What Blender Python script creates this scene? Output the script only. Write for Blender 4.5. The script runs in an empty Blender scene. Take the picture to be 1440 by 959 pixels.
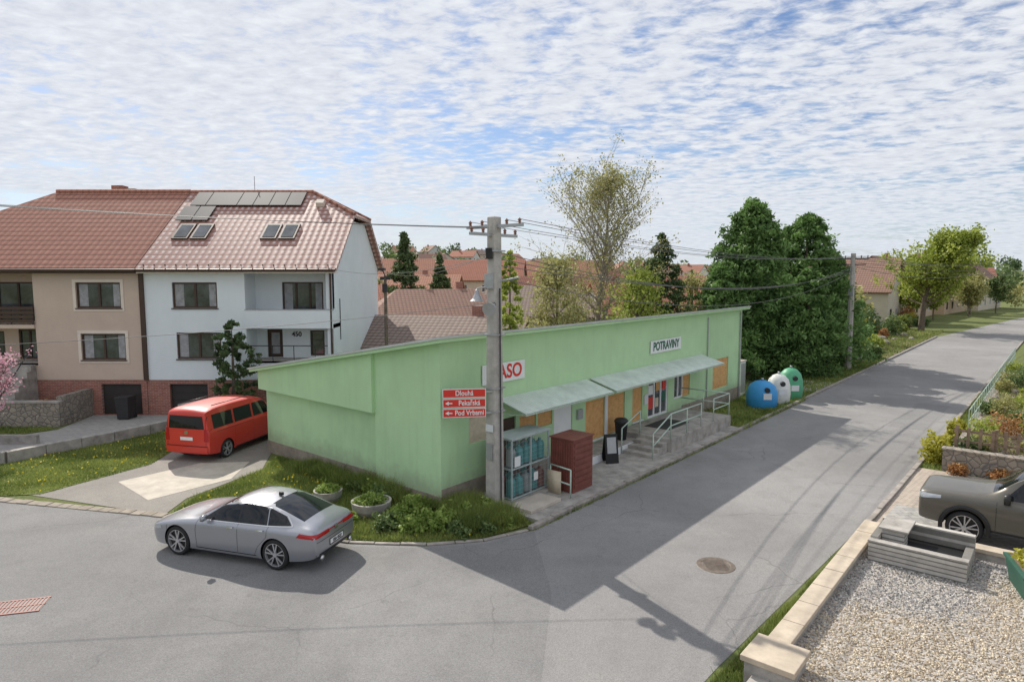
import bpy,bmesh,math,random
import numpy as np
from mathutils import Vector,Matrix
from mathutils.bvhtree import BVHTree
random.seed(1)
R=np.random.default_rng(3)
scene=bpy.context.scene
COL=scene.collection
# ---------------------------------------------------------------- materials
def nd(nt,t,**k):
    n=nt.nodes.new(t)
    for a,b in k.items(): setattr(n,a,b)
    return n
def c4(c): return (c[0],c[1],c[2],1)
def mixc(nt,fac,a,b,mode='MIX'):
    m=nd(nt,'ShaderNodeMix',data_type='RGBA',blend_type=mode)
    for s,v in ((m.inputs[0],fac),(m.inputs[6],a),(m.inputs[7],b)):
        if hasattr(v,'is_output'): nt.links.new(v,s)
        elif isinstance(v,(int,float)): s.default_value=v
        else: s.default_value=c4(v)
    return m.outputs[2]
def mth(nt,op,a,b=0.0,clamp=False):
    m=nd(nt,'ShaderNodeMath',operation=op,use_clamp=clamp)
    for s,v in ((m.inputs[0],a),(m.inputs[1],b)):
        if hasattr(v,'is_output'): nt.links.new(v,s)
        else: s.default_value=v
    return m.outputs[0]
def ramp(nt,fac,p0,p1,c0=(0,0,0),c1=(1,1,1)):
    r=nd(nt,'ShaderNodeValToRGB'); nt.links.new(fac,r.inputs[0])
    e=r.color_ramp.elements; e[0].position=p0; e[1].position=p1; e[0].color=c4(c0); e[1].color=c4(c1)
    return r.outputs[0]
def noise(nt,vec,scale,detail=4,rough=.55,dist=0):
    n=nd(nt,'ShaderNodeTexNoise'); n.inputs['Scale'].default_value=scale; n.inputs['Detail'].default_value=detail
    n.inputs['Roughness'].default_value=rough; n.inputs['Distortion'].default_value=dist
    nt.links.new(vec,n.inputs['Vector']); return n.outputs[0]
def base(name):
    m=bpy.data.materials.new(name); m.use_nodes=True; nt=m.node_tree
    bs=nt.nodes['Principled BSDF']; tc=nd(nt,'ShaderNodeTexCoord')
    return m,nt,bs,tc.outputs['Object']
def setbump(nt,bs,h,strength=.3,dist=.02):
    b=nd(nt,'ShaderNodeBump'); b.inputs['Strength'].default_value=strength; b.inputs['Distance'].default_value=dist
    nt.links.new(h,b.inputs['Height']); nt.links.new(b.outputs[0],bs.inputs['Normal'])
def mat(name,col,rough=.8,metal=0,var=.12,ns=2.0,col2=None,bump=0,bs_=40,spec=.4,streak=0,coat=0,dirt=0):
    m,nt,bs,v=base(name)
    c2=col2 if col2 else tuple(max(0,x*(1-var*2)) for x in col)
    n=noise(nt,v,ns,6,.65)
    out=mixc(nt,ramp(nt,n,.35,.68),col,c2)
    if streak:
        mp=nd(nt,'ShaderNodeMapping'); mp.inputs['Scale'].default_value=(3,3,.25); nt.links.new(v,mp.inputs[0])
        n2=noise(nt,mp.outputs[0],1.6,5,.6)
        out=mixc(nt,mth(nt,'MULTIPLY',ramp(nt,n2,.5,.75),streak),out,tuple(x*.55 for x in col))
    if dirt: # rain splash near the ground
        sp=nd(nt,'ShaderNodeSeparateXYZ'); nt.links.new(v,sp.inputs[0])
        zz=mth(nt,'ADD',sp.outputs[2],mth(nt,'MULTIPLY',noise(nt,v,2.2,5,.7),-1.1))
        out=mixc(nt,mth(nt,'MULTIPLY',ramp(nt,zz,0.0,.45,(1,1,1),(0,0,0)),dirt),out,(.26,.25,.18))
    nt.links.new(out,bs.inputs['Base Color'])
    bs.inputs['Roughness'].default_value=rough; bs.inputs['Metallic'].default_value=metal
    bs.inputs['Specular IOR Level'].default_value=spec
    if coat: bs.inputs['Coat Weight'].default_value=coat; bs.inputs['Coat Roughness'].default_value=.04
    if bump: setbump(nt,bs,noise(nt,v,bs_,3,.6),bump,.02)
    return m
def asphalt(name,c=(.27,.262,.255)):
    m,nt,bs,v=base(name)
    big=noise(nt,v,.16,5,.6,.6); mid=noise(nt,v,1.3,7,.72); fine=noise(nt,v,48,3,.85)
    o=mixc(nt,ramp(nt,big,.35,.65),tuple(x*.82 for x in c),tuple(x*1.12 for x in c))
    o=mixc(nt,mth(nt,'MULTIPLY',ramp(nt,mid,.48,.72),.45),o,tuple(x*.70 for x in c))
    spots=ramp(nt,noise(nt,v,3.2,3,.5),.66,.72)
    o=mixc(nt,mth(nt,'MULTIPLY',spots,.3),o,tuple(x*.55 for x in c))
    lg=ramp(nt,noise(nt,v,.55,6,.75,.5),.55,.75)
    o=mixc(nt,mth(nt,'MULTIPLY',lg,.35),o,(c[0]*1.35,c[1]*1.3,c[2]*1.2))
    o=mixc(nt,.85,o,ramp(nt,fine,.3,.72,(.55,.55,.55),(1.4,1.4,1.4)),'MULTIPLY')
    vo=nd(nt,'ShaderNodeTexVoronoi',feature='DISTANCE_TO_EDGE'); vo.inputs['Scale'].default_value=.2
    wv=nd(nt,'ShaderNodeMix',data_type='RGBA',blend_type='ADD'); wv.inputs[0].default_value=.5
    nz=nd(nt,'ShaderNodeTexNoise'); nz.inputs['Scale'].default_value=1.2; nz.inputs['Detail'].default_value=5
    nt.links.new(v,nz.inputs['Vector']); nt.links.new(v,wv.inputs[6]); nt.links.new(nz.outputs[1],wv.inputs[7])
    nt.links.new(wv.outputs[2],vo.inputs['Vector'])
    cr=ramp(nt,vo.outputs[0],.0,.0035,(1,1,1),(0,0,0))
    o=mixc(nt,mth(nt,'MULTIPLY',cr,mth(nt,'MULTIPLY',ramp(nt,noise(nt,v,.3,2),.46,.58),.5)),o,(.09,.09,.09))
    nt.links.new(o,bs.inputs['Base Color']); bs.inputs['Roughness'].default_value=.9
    bs.inputs['Specular IOR Level'].default_value=.25
    setbump(nt,bs,fine,.4,.012); return m
def grassmat(name,a,b,c):
    m,nt,bs,v=base(name)
    o=mixc(nt,ramp(nt,noise(nt,v,.8,6,.7),.35,.65),a,b)
    o=mixc(nt,ramp(nt,noise(nt,v,9,5,.75),.45,.7),o,c)
    nt.links.new(o,bs.inputs['Base Color']); bs.inputs['Roughness'].default_value=1; bs.inputs['Specular IOR Level'].default_value=.1
    setbump(nt,bs,noise(nt,v,30,4,.8),.6,.05); return m
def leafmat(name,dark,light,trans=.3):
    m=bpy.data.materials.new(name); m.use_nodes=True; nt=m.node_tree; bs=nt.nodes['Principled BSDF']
    at=nd(nt,'ShaderNodeAttribute',attribute_name='face_tone')
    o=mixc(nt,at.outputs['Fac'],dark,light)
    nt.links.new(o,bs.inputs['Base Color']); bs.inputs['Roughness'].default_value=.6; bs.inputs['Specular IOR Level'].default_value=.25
    if trans>0:
        tr=nd(nt,'ShaderNodeBsdfTranslucent'); nt.links.new(o,tr.inputs[0])
        mx=nd(nt,'ShaderNodeMixShader'); mx.inputs[0].default_value=trans
        nt.links.new(bs.outputs[0],mx.inputs[1]); nt.links.new(tr.outputs[0],mx.inputs[2])
        nt.links.new(mx.outputs[0],nt.nodes['Material Output'].inputs[0])
    return m
def tilemat(name,a,b,rough,spec,glare=0):
    m,nt,bs,v=base(name)
    wx=nd(nt,'ShaderNodeTexWave',wave_type='BANDS',bands_direction='X'); wx.inputs['Scale'].default_value=1.0
    wy=nd(nt,'ShaderNodeTexWave',wave_type='BANDS',bands_direction='Y',wave_profile='SAW'); wy.inputs['Scale'].default_value=.95
    nt.links.new(v,wx.inputs[0]); nt.links.new(v,wy.inputs[0])
    o=mixc(nt,ramp(nt,noise(nt,v,3,5,.8),.35,.65),a,b)
    o=mixc(nt,mth(nt,'MULTIPLY',ramp(nt,wx.outputs[1],.0,.5,(1,1,1),(0,0,0)),.45),o,tuple(x*.4 for x in a))
    o=mixc(nt,mth(nt,'MULTIPLY',ramp(nt,wy.outputs[1],.0,.4,(1,1,1),(0,0,0)),.9),o,tuple(x*.22 for x in a))
    if glare:
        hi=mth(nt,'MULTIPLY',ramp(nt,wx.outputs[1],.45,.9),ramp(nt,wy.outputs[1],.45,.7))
        o=mixc(nt,mth(nt,'MULTIPLY',hi,glare),o,(.66,.58,.55))  # sun glare painted as pale colour on the tile crests
    nt.links.new(o,bs.inputs['Base Color']); bs.inputs['Roughness'].default_value=rough; bs.inputs['Specular IOR Level'].default_value=spec
    h=mth(nt,'ADD',mth(nt,'MULTIPLY',wx.outputs[1],.4),wy.outputs[1]); setbump(nt,bs,h,.6,.04); return m
def stonemat(name,a,b,mortar,scale):
    m,nt,bs,v=base(name)
    vo=nd(nt,'ShaderNodeTexVoronoi'); vo.inputs['Scale'].default_value=scale; nt.links.new(v,vo.inputs[0])
    ve=nd(nt,'ShaderNodeTexVoronoi',feature='DISTANCE_TO_EDGE'); ve.inputs['Scale'].default_value=scale; nt.links.new(v,ve.inputs[0])
    sp=nd(nt,'ShaderNodeSeparateColor'); nt.links.new(vo.outputs[1],sp.inputs[0])
    o=mixc(nt,sp.outputs[0],a,b); o=mixc(nt,mth(nt,'MULTIPLY',noise(nt,v,12,4),.5),o,tuple(x*.5 for x in a))
    o=mixc(nt,ramp(nt,ve.outputs[0],.02,.07,(1,1,1),(0,0,0)),o,mortar)
    nt.links.new(o,bs.inputs['Base Color']); bs.inputs['Roughness'].default_value=.9
    setbump(nt,bs,ramp(nt,ve.outputs[0],0,.15),.7,.03); return m
def brickmat(name,a,b,mortar,bw,bh,ms=.01,rot=None):
    m,nt,bs,v=base(name)
    if rot:
        mp=nd(nt,'ShaderNodeMapping'); mp.inputs['Rotation'].default_value=rot; nt.links.new(v,mp.inputs[0]); v2=mp.outputs[0]
    else: v2=v
    br=nd(nt,'ShaderNodeTexBrick'); nt.links.new(v2,br.inputs[0]); br.inputs['Scale'].default_value=1
    br.inputs['Color1'].default_value=c4(a); br.inputs['Color2'].default_value=c4(b); br.inputs['Mortar'].default_value=c4(mortar)
    br.inputs['Brick Width'].default_value=bw; br.inputs['Row Height'].default_value=bh; br.inputs['Mortar Size'].default_value=ms
    o=mixc(nt,.5,br.outputs[0],ramp(nt,noise(nt,v,5,5,.7),.3,.7,(.6,.6,.6),(1.2,1.2,1.2)),'MULTIPLY')
    nt.links.new(o,bs.inputs['Base Color']); bs.inputs['Roughness'].default_value=.9
    setbump(nt,bs,br.outputs[1],-.4,.01); return m
M={}
M['asph']=asphalt('asphalt_mat'); M['asph2']=asphalt('asphalt_old_mat',(.27,.25,.225)); M['asph3']=asphalt('asphalt_patch_mat',(.235,.23,.225))
M['ground']=grassmat('ground_mat',(.10,.14,.045),(.15,.18,.06),(.2,.18,.10))
M['lawn']=grassmat('lawn_mat',(.11,.16,.035),(.18,.22,.055),(.24,.21,.12))
M['conc']=mat('concrete_mat',(.46,.43,.39),.9,0,.24,2.5,bump=.3)
M['concl']=mat('concrete_light_mat',(.58,.52,.44),.9,0,.14,1.8,bump=.2,bs_=60)
M['kerb']=mat('kerb_mat',(.40,.36,.32),.9,0,.24,3,bump=.3)
M['sand']=mat('capping_mat',(.58,.49,.38),.85,0,.15,2,bump=.2,bs_=60)
M['green']=mat('green_render_mat',(.50,.72,.42),.9,0,.05,.9,bump=.12,bs_=90,streak=.16,dirt=.4)
M['plinth']=mat('plinth_mat',(.36,.31,.25),.9,0,.2,3,bump=.4)
M['flash']=mat('flashing_mat',(.62,.64,.63),.45,.3,.1,2)
M['roofmem']=mat('membrane_mat',(.32,.32,.33),.9,0,.2,1)
M['ply']=mat('plywood_mat',(.72,.42,.17),.7,0,.2,6,col2=(.56,.29,.10))
M['plyl']=mat('plywood_pale_mat',(.68,.58,.43),.7,0,.1,6)
M['white']=mat('white_paint_mat',(.82,.83,.82),.6,0,.04,2)
M['offw']=mat('pvc_mat',(.74,.75,.76),.45,0,.05,2)
M['glass']=mat('window_glass_mat',(.025,.03,.035),.05,0,.2,1.2,col2=(.12,.13,.14),spec=.9)
M['curt']=mat('curtain_mat',(.42,.42,.43),.9,0,.2,5)
M['red']=mat('sign_red_mat',(.70,.04,.025),.45,0,.05,2)
M['dgreen']=mat('dark_green_mat',(.02,.14,.08),.5,0,.1,2)
M['pgreen']=mat('planter_green_mat',(.03,.10,.07),.6,0,.1,2)
M['dark']=mat('dark_mat',(.04,.04,.042),.6,0,.1,3)
M['wire']=mat('wire_mat',(.14,.14,.14),.6,0,.1,3)
M['brown']=mat('brown_frame_mat',(.075,.042,.028),.5,0,.1,3)
M['rail']=mat('railing_mat',(.52,.64,.55),.45,.1,.1,5)
M['canopy']=mat('canopy_sheet_mat',(.68,.76,.69),.55,0,.12,1.5,spec=.3,streak=.25)
M['rust']=mat('locker_mat',(.24,.08,.06),.55,.1,.15,3)
M['cast']=mat('cast_iron_mat',(.20,.16,.13),.6,.3,.2,8)
M['gbott']=mat('gas_bottle_mat',(.08,.32,.32),.4,.2,.1,3); M['gbott2']=mat('gas_bottle_grey_mat',(.32,.34,.34),.4,.2,.1,3)
M['steel']=mat('steel_mat',(.45,.46,.47),.4,.5,.1,4)
M['polec']=mat('pole_concrete_mat',(.52,.49,.45),.9,0,.16,4,bump=.35,bs_=30,streak=.35)
M['whouse']=mat('render_white_mat',(.78,.83,.85),.9,0,.03,.8,bump=.1,bs_=60,streak=.05)
M['bhouse']=mat('render_beige_mat',(.62,.49,.40),.9,0,.05,.8,bump=.1,bs_=60,streak=.06)
M['cream']=mat('trim_cream_mat',(.78,.68,.58),.8,0,.05,2)
M['brickr']=brickmat('brick_red_mat',(.40,.15,.10),(.30,.10,.07),(.35,.3,.27),.25,.08,.008,(math.radians(90),0,0))
M['tileb']=tilemat('roof_tile_mat',(.47,.225,.165),(.36,.16,.115),.75,.25)
M['tilew']=tilemat('roof_tile_glare_mat',(.48,.25,.195),(.38,.18,.135),.45,.5,.85)  # same red-brown tile, sun glare painted into its colour
M['garage']=mat('garage_door_mat',(.045,.038,.035),.5,0,.1,3)
M['pv']=mat('solar_cell_mat',(.045,.048,.058),.55,0,.1,3,spec=.12)
M['stone']=stonemat('field_stone_mat',(.42,.36,.29),(.27,.24,.2),(.16,.15,.14),4.5)
M['pave']=brickmat('paver_mat',(.50,.42,.34),(.42,.35,.29),(.2,.18,.15),.2,.1,.008)
M['paveg']=brickmat('paver_grey_mat',(.42,.40,.37),(.36,.35,.33),(.19,.19,.18),.4,.2,.008)
M['wbrick']=brickmat('pale_brick_mat',(.54,.51,.46),(.44,.41,.37),(.2,.19,.17),.3,.1,.015,(math.radians(90),0,0))
M['wood']=mat('weathered_wood_mat',(.32,.23,.16),.85,0,.25,6,streak=.3)
M['bark']=mat('bark_mat',(.20,.16,.12),.95,0,.25,6,bump=.6,bs_=20)
M['barkl']=mat('bark_light_mat',(.40,.35,.28),.95,0,.25,6,bump=.5,bs_=20)
M['rubber']=mat('rubber_mat',(.025,.025,.025),.8,0,.1,5)
M['soil']=mat('soil_mat',(.2,.15,.10),1,0,.2,5,bump=.8,bs_=12)
M['black']=mat('black_mat',(.01,.01,.01),.5,0,0,1)
M['l_grass']=leafmat('grass_blade_mat',(.09,.14,.03),(.36,.41,.12),.3)
M['l_con']=leafmat('conifer_leaf_mat',(.03,.075,.022),(.22,.36,.11),.3)
M['l_dark']=leafmat('dark_conifer_mat',(.03,.06,.028),(.15,.21,.08),.2)
M['l_fresh']=leafmat('fresh_leaf_mat',(.17,.24,.03),(.5,.55,.12),.4)
M['l_spring']=leafmat('spring_leaf_mat',(.24,.24,.08),(.50,.48,.20),.35)
M['l_yel']=leafmat('yellow_leaf_mat',(.3,.29,.03),(.58,.55,.10),.35)
M['l_bush']=leafmat('bush_leaf_mat',(.06,.11,.035),(.25,.32,.12),.25)
M['l_weed']=leafmat('weed_leaf_mat',(.12,.2,.035),(.40,.50,.13),.35)
M['l_pink']=leafmat('blossom_mat',(.6,.25,.35),(.85,.6,.66),.35)
M['l_rust']=leafmat('red_shrub_mat',(.3,.12,.05),(.5,.3,.12),.3)
M['l_dand']=leafmat('dandelion_mat',(.7,.55,.03),(.85,.7,.05),.1)
M['l_flow']=leafmat('flower_mat',(.55,.12,.12),(.85,.75,.6),.2)
# ---------------------------------------------------------------- mesh helpers
def E(name,loc=(0,0,0),rz=0):
    e=bpy.data.objects.new(name,None); COL.objects.link(e); e.location=loc; e.rotation_euler=(0,0,rz); e.empty_display_size=.3; return e
def link(name,me,parent=None):
    o=bpy.data.objects.new(name,me); COL.objects.link(o)
    if parent: o.parent=parent
    return o
class MB:
    def __init__(s): s.v=[];s.f=[];s.m=[];s.mats=[]
    def mi(s,m):
        if m not in s.mats: s.mats.append(m)
        return s.mats.index(m)
    def add(s,vs,fs,m):
        b=len(s.v); s.v+= [tuple(p) for p in vs]; i=s.mi(m)
        for f in fs: s.f.append([b+k for k in f]); s.m.append(i)
    def hexa(s,p,m): s.add(p,[(0,3,2,1),(4,5,6,7),(0,1,5,4),(1,2,6,5),(2,3,7,6),(3,0,4,7)],m)
    def box(s,x0,x1,y0,y1,z0,z1,m):
        s.hexa([(x0,y0,z0),(x1,y0,z0),(x1,y1,z0),(x0,y1,z0),(x0,y0,z1),(x1,y0,z1),(x1,y1,z1),(x0,y1,z1)],m)
    def ob(s,P,u,u0,u1,n0,n1,z0,z1,m):
        n=(u[1],-u[0]); q=lambda a,b:(P[0]+u[0]*a+n[0]*b,P[1]+u[1]*a+n[1]*b)
        c=[q(u0,n1),q(u1,n1),q(u1,n0),q(u0,n0)]
        s.hexa([(*k,z0) for k in c]+[(*k,z1) for k in c],m)
    def poly(s,pts,m): s.add(pts,[tuple(range(len(pts)))],m)
    def cyl(s,p0,p1,r0,r1,m,n=10,cap=True,ph=0):
        p0=Vector(p0);p1=Vector(p1);d=(p1-p0).normalized()
        a=d.orthogonal().normalized() if abs(d.z)<.99 else Vector((1,0,0)); b=d.cross(a)
        vs=[]
        for p,r in((p0,r0),(p1,r1)):
            for k in range(n):
                t=2*math.pi*k/n+ph; vs.append(p+a*(r*math.cos(t))+b*(r*math.sin(t)))
        fs=[(k,(k+1)%n,n+(k+1)%n,n+k) for k in range(n)]
        if cap: fs+=[tuple(range(n-1,-1,-1)),tuple(range(n,2*n))]
        s.add(vs,fs,m)
    def lathe(s,c,prof,m,n=20,sx=1,sy=1):
        vs=[];fs=[]
        for r,z in prof:
            for k in range(n):
                t=2*math.pi*k/n; vs.append((c[0]+r*sx*math.cos(t),c[1]+r*sy*math.sin(t),c[2]+z))
        for i in range(len(prof)-1):
            for k in range(n): fs.append((i*n+k,i*n+(k+1)%n,(i+1)*n+(k+1)%n,(i+1)*n+k))
        s.add(vs,fs,m)
    def wall(s,P,u,L,z0,z1,holes,dep,m):
        n=(u[1],-u[0])
        us=sorted(set([0,L]+[h[0] for h in holes]+[h[1] for h in holes])); zs=sorted(set([z0,z1]+[h[2] for h in holes]+[h[3] for h in holes]))
        q=lambda a,z,o=0:(P[0]+u[0]*a-n[0]*o,P[1]+u[1]*a-n[1]*o,z)
        for i in range(len(us)-1):
            for j in range(len(zs)-1):
                a=(us[i]+us[i+1])/2;b=(zs[j]+zs[j+1])/2
                if any(h[0]<a<h[1] and h[2]<b<h[3] for h in holes): continue
                s.poly([q(us[i],zs[j]),q(us[i+1],zs[j]),q(us[i+1],zs[j+1]),q(us[i],zs[j+1])],m)
        for h in holes:
            a,b,c,d=h[:4]
            s.poly([q(a,c),q(a,c,dep),q(b,c,dep),q(b,c)],m); s.poly([q(a,d),q(b,d),q(b,d,dep),q(a,d,dep)],m)
            s.poly([q(a,c),q(a,d),q(a,d,dep),q(a,c,dep)],m); s.poly([q(b,c),q(b,c,dep),q(b,d,dep),q(b,d)],m)
    def win(s,P,u,h,dep,fr,gl,nm=1,t=.07,sill=None,cur=0):
        a,b,c,d=h[:4]
        s.ob(P,u,a,b,-dep-.03,-dep,c,d,gl)
        if cur:
            w_=(b-a)*.2; s.ob(P,u,a+t,a+t+w_,-dep+.0005,-dep+.003,c+t,d-t,M['curt']); s.ob(P,u,b-t-w_*.8,b-t,-dep+.0005,-dep+.003,c+t,d-t,M['curt'])
        s.ob(P,u,a,a+t,-dep+.001,-dep+.05,c,d,fr); s.ob(P,u,b-t,b,-dep+.001,-dep+.05,c,d,fr)
        s.ob(P,u,a+t,b-t,-dep+.001,-dep+.05,c,c+t,fr); s.ob(P,u,a+t,b-t,-dep+.001,-dep+.05,d-t,d,fr)
        for k in range(1,nm+1):
            x=a+(b-a)*k/(nm+1); s.ob(P,u,x-t*.6,x+t*.6,-dep+.001,-dep+.045,c+t,d-t,fr)
        if sill: s.ob(P,u,a-.05,b+.05,-dep+.055,.06,c-.05,c-.002,sill)
    def build(s,name,parent=None,smooth=False,bevel=0):
        me=bpy.data.meshes.new(name); me.from_pydata(s.v,[],s.f)
        for m in s.mats: me.materials.append(m)
        me.polygons.foreach_set('material_index',s.m)
        if smooth: me.polygons.foreach_set('use_smooth',[True]*len(s.f))
        me.update(); o=link(name,me,parent)
        if bevel:
            b=o.modifiers.new('b','BEVEL'); b.width=bevel; b.segments=2; b.limit_method='ANGLE'
        return o
def addtone(me,vals):
    a=me.attributes.new('face_tone','FLOAT','FACE'); a.data.foreach_set('value',np.asarray(vals,dtype=np.float32))
def quadmesh(name,V,k,m,vals,parent=None):
    N=V.shape[0]; me=bpy.data.meshes.new(name); me.vertices.add(N*k); me.vertices.foreach_set('co',V.reshape(-1).astype(np.float32))
    me.loops.add(N*k); me.loops.foreach_set('vertex_index',np.arange(N*k,dtype=np.int32)); me.polygons.add(N)
    me.polygons.foreach_set('loop_start',np.arange(0,N*k,k,dtype=np.int32))
    me.materials.append(m); me.update(calc_edges=True); addtone(me,vals); return link(name,me,parent)
def leaves(name,C,size,m,vals,parent=None,asp=.6,horiz=0):
    N=len(C); a=R.normal(size=(N,3)); a/=np.linalg.norm(a,axis=1)[:,None]
    b=R.normal(size=(N,3)); b-= (a*b).sum(1)[:,None]*a; b/=np.linalg.norm(b,axis=1)[:,None]
    s=(size*(.6+.8*R.random(N)))[:,None]
    V=np.stack([C-a*s,C+b*s*asp,C+a*s,C-b*s*asp],1); return quadmesh(name,V,4,m,np.clip(vals,0,1),parent)
def inpoly(P,poly):
    x,y=P[:,0],P[:,1]; ins=np.zeros(len(P),bool); n=len(poly)
    for i in range(n):
        x1,y1=poly[i];x2,y2=poly[(i+1)%n]
        c=((y1>y)!=(y2>y))&(x<(x2-x1)*(y-y1)/(y2-y1+1e-12)+x1); ins^=c
    return ins
def sample(poly,n):
    p=np.array(poly); lo=p.min(0);hi=p.max(0); out=[]; c=0
    while c<n:
        q=lo+(hi-lo)*R.random((n*2,2)); q=q[inpoly(q,poly)]; out.append(q); c+=len(q)
    return np.concatenate(out)[:n]
def grass(name,P,h,w,m,parent=None,z=0):
    N=len(P); ang=R.random(N)*6.283
    pt=.5+.5*np.sin(P[:,0]*2.1+2*np.sin(P[:,1]*1.3))*np.cos(P[:,1]*2.4+np.sin(P[:,0]*3.1))
    hh=h*(.4+.9*R.random(N))*(.5+.9*pt); ww=w*(.6+.8*R.random(N))
    dx=np.cos(ang)*ww;dy=np.sin(ang)*ww; l=R.normal(size=(N,2))*.35*hh[:,None]
    b=np.c_[P,np.full(N,z)] if P.shape[1]==2 else P
    V=np.stack([b-np.c_[dx,dy,0*dx],b+np.c_[dx,dy,0*dx],b+np.c_[l,hh]],1)
    patch=.5+.5*np.sin(P[:,0]*1.7+np.sin(P[:,1]*2.3))*np.cos(P[:,1]*1.9)
    return quadmesh(name,V,3,m,np.clip(patch*.6+.6*R.random(N)-.05,0,1),parent)
def bush(name,x,y,z,rx,ry,rz,n,size,m,parent=None,lump=.25):
    d=R.normal(size=(n,3)); d/=np.linalg.norm(d,axis=1)[:,None]
    ph=R.random(6)*6
    rad=1+lump*np.sin(d[:,0]*4+ph[0])*np.sin(d[:,1]*5+ph[1])+lump*.7*np.sin(d[:,2]*7+ph[2]+d[:,0]*6)
    r=rad*(R.random(n)**.35)
    C=d*r[:,None]*np.array([rx,ry,rz]); C[:,2]=C[:,2]+rz*.85; C[:,2]=np.maximum(C[:,2],.02)
    v=.35*R.random(n)+.4*(r/ rad.max())+.2*d[:,2]  # shading put into leaf colour: darker inside, paler towards rim and top
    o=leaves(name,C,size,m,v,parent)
    o.location=(x,y,z); return o
def conifer(name,x,y,z,h,r,n,size,m,seed=0,p=.8,droop=.15,base_z=.03,col=False):
    rg=np.random.default_rng(seed); e=E(name,(x,y,z))
    mb=MB(); mb.cyl((0,0,-.1),(0,0,h*.93),r*.06+.08,.02,M['bark'],8); mb.build('trunk',e)
    K=max(60,n//50); t=rg.random(K)**.9; ang=rg.random(K)*6.283
    lob=1+.22*np.sin(ang*3+seed+t*5)+.14*np.sin(ang*7+t*14)+.3*rg.normal(size=K)*.6
    prof=(1-t)**p if not col else np.minimum(1,(1-t)*3)**.6*(.7+.3*np.minimum(1,t*6))
    rr=r*np.clip(prof*np.minimum(1,.55+t*4)*lob,0.03,2)*(.4+.6*rg.random(K)**.35)
    cc=np.c_[np.cos(ang)*rr,np.sin(ang)*rr,h*(base_z+(.99-base_z)*t)-droop*rr+.04*h*rg.normal(size=K)*(1-t)]
    idx=rg.integers(0,K,n); sc=(.075*r+.09*h/8)
    off=rg.normal(size=(n,3))*np.array([sc,sc,sc*.75])*(.35+.65*(1-t[idx]))[:,None]
    C=cc[idx]+off; C[:,2]=np.maximum(C[:,2],.05)
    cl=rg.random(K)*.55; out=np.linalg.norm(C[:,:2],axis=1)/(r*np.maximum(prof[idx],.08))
    v=cl[idx]+.22*rg.random(n)+.35*np.clip(out-.45,0,1)+.14*off[:,2]/sc  # crown interior shaded by darker leaf colour, plus random clump tone
    leaves('foliage',C,size,m,v,e,.4); return e
def tree(name,x,y,z,h,spread,lm,nl,ls,seed,bark,clear=.25,up=.8,nl_limbs=26,shape=None,tr=.18,scat=.28,sub=7,jit=.05):
    rg=random.Random(seed); e=E(name,(x,y,z)); mb=MB(); tips=[]
    def seg(p,d,L,r0,r1,k=3):
        pts=[p]
        for i in range(k):
            d=(d+Vector((rg.gauss(0,.13),rg.gauss(0,.13),rg.gauss(0,.08)+.05))).normalized()
            q=pts[-1]+d*(L/k); a=r0+(r1-r0)*i/k; b=r0+(r1-r0)*(i+1)/k
            mb.cyl(pts[-1],q,a,b,bark,4 if r0<.04 else 7,False); pts.append(q)
        return pts,d
    tp=[Vector((0,0,-.1))]; d=Vector((0,0,1)); n=9
    for i in range(n):
        d=(d+Vector((rg.gauss(0,jit),rg.gauss(0,jit),.1))).normalized(); q=tp[-1]+d*(h*.93/n)
        mb.cyl(tp[-1],q,tr*(1-i/n)**.8+.015,tr*(1-(i+1)/n)**.8+.012,bark,9,False); tp.append(q)
    for i in range(nl_limbs):
        t=clear+(1-clear)*(i+.5)/nl_limbs; k=min(int(t*n),n-1); p=tp[k].lerp(tp[k+1],t*n-k)
        f=shape((t-clear)/(1-clear)) if shape else math.sin(math.pi*min(1,((t-clear)/(1-clear))*.85+.15))**.6
        L=spread*f*rg.uniform(.65,1.2); a=i*2.4+rg.uniform(-.5,.5)
        dd=Vector((math.cos(a),math.sin(a),up*rg.uniform(.5,1.3))).normalized()
        pts,d2=seg(p,dd,L,max(.02,tr*.38*(1-t)+.02),.012,4)
        for j in range(sub):
            pj=pts[1+j%4]; b=rg.uniform(0,6.28); d3=(d2+Vector((math.cos(b),math.sin(b),rg.uniform(-.1,.6)))*.8).normalized()
            ps,d4=seg(pj,d3,L*rg.uniform(.28,.48),.016,.008,2); tips+=ps[1:]
            for q_ in range(4):
                b=rg.uniform(0,6.28); d5=(d4+Vector((math.cos(b),math.sin(b),rg.uniform(-.2,.5)))*.9).normalized()
                p5,_=seg(ps[1+q_%2],d5,L*rg.uniform(.12,.24)+.15,.009,.005,1); tips+=p5[1:]
    mb.build('branches',e,True)
    T=np.array([tuple(t) for t in tips]); wgt=R.random(len(T))**2.0; wgt/=wgt.sum(); idx=R.choice(len(T),nl,p=wgt); cl=R.random(len(T))
    C=T[idx]+R.normal(size=(nl,3))*scat
    leaves('foliage',C,ls,lm,.5*cl[idx]+.5*R.random(nl),e,.7); return e
def text(name,s,size,m,parent,loc,rot=(math.pi/2,0,0),sx=1,bold=.0,align='CENTER'):
    c=bpy.data.curves.new(name,'FONT'); c.body=s; c.size=size; c.align_x=align; c.align_y='CENTER'; c.extrude=.004; c.offset=bold
    o=bpy.data.objects.new(name+'_t',c); COL.objects.link(o); bpy.context.view_layer.update()
    me=bpy.data.meshes.new_from_object(o.evaluated_get(bpy.context.evaluated_depsgraph_get())); bpy.data.objects.remove(o)
    me.materials.clear(); me.materials.append(m); o=link(name,me,parent); o.location=loc; o.rotation_euler=rot; o.scale=(sx,1,1); return o
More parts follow.
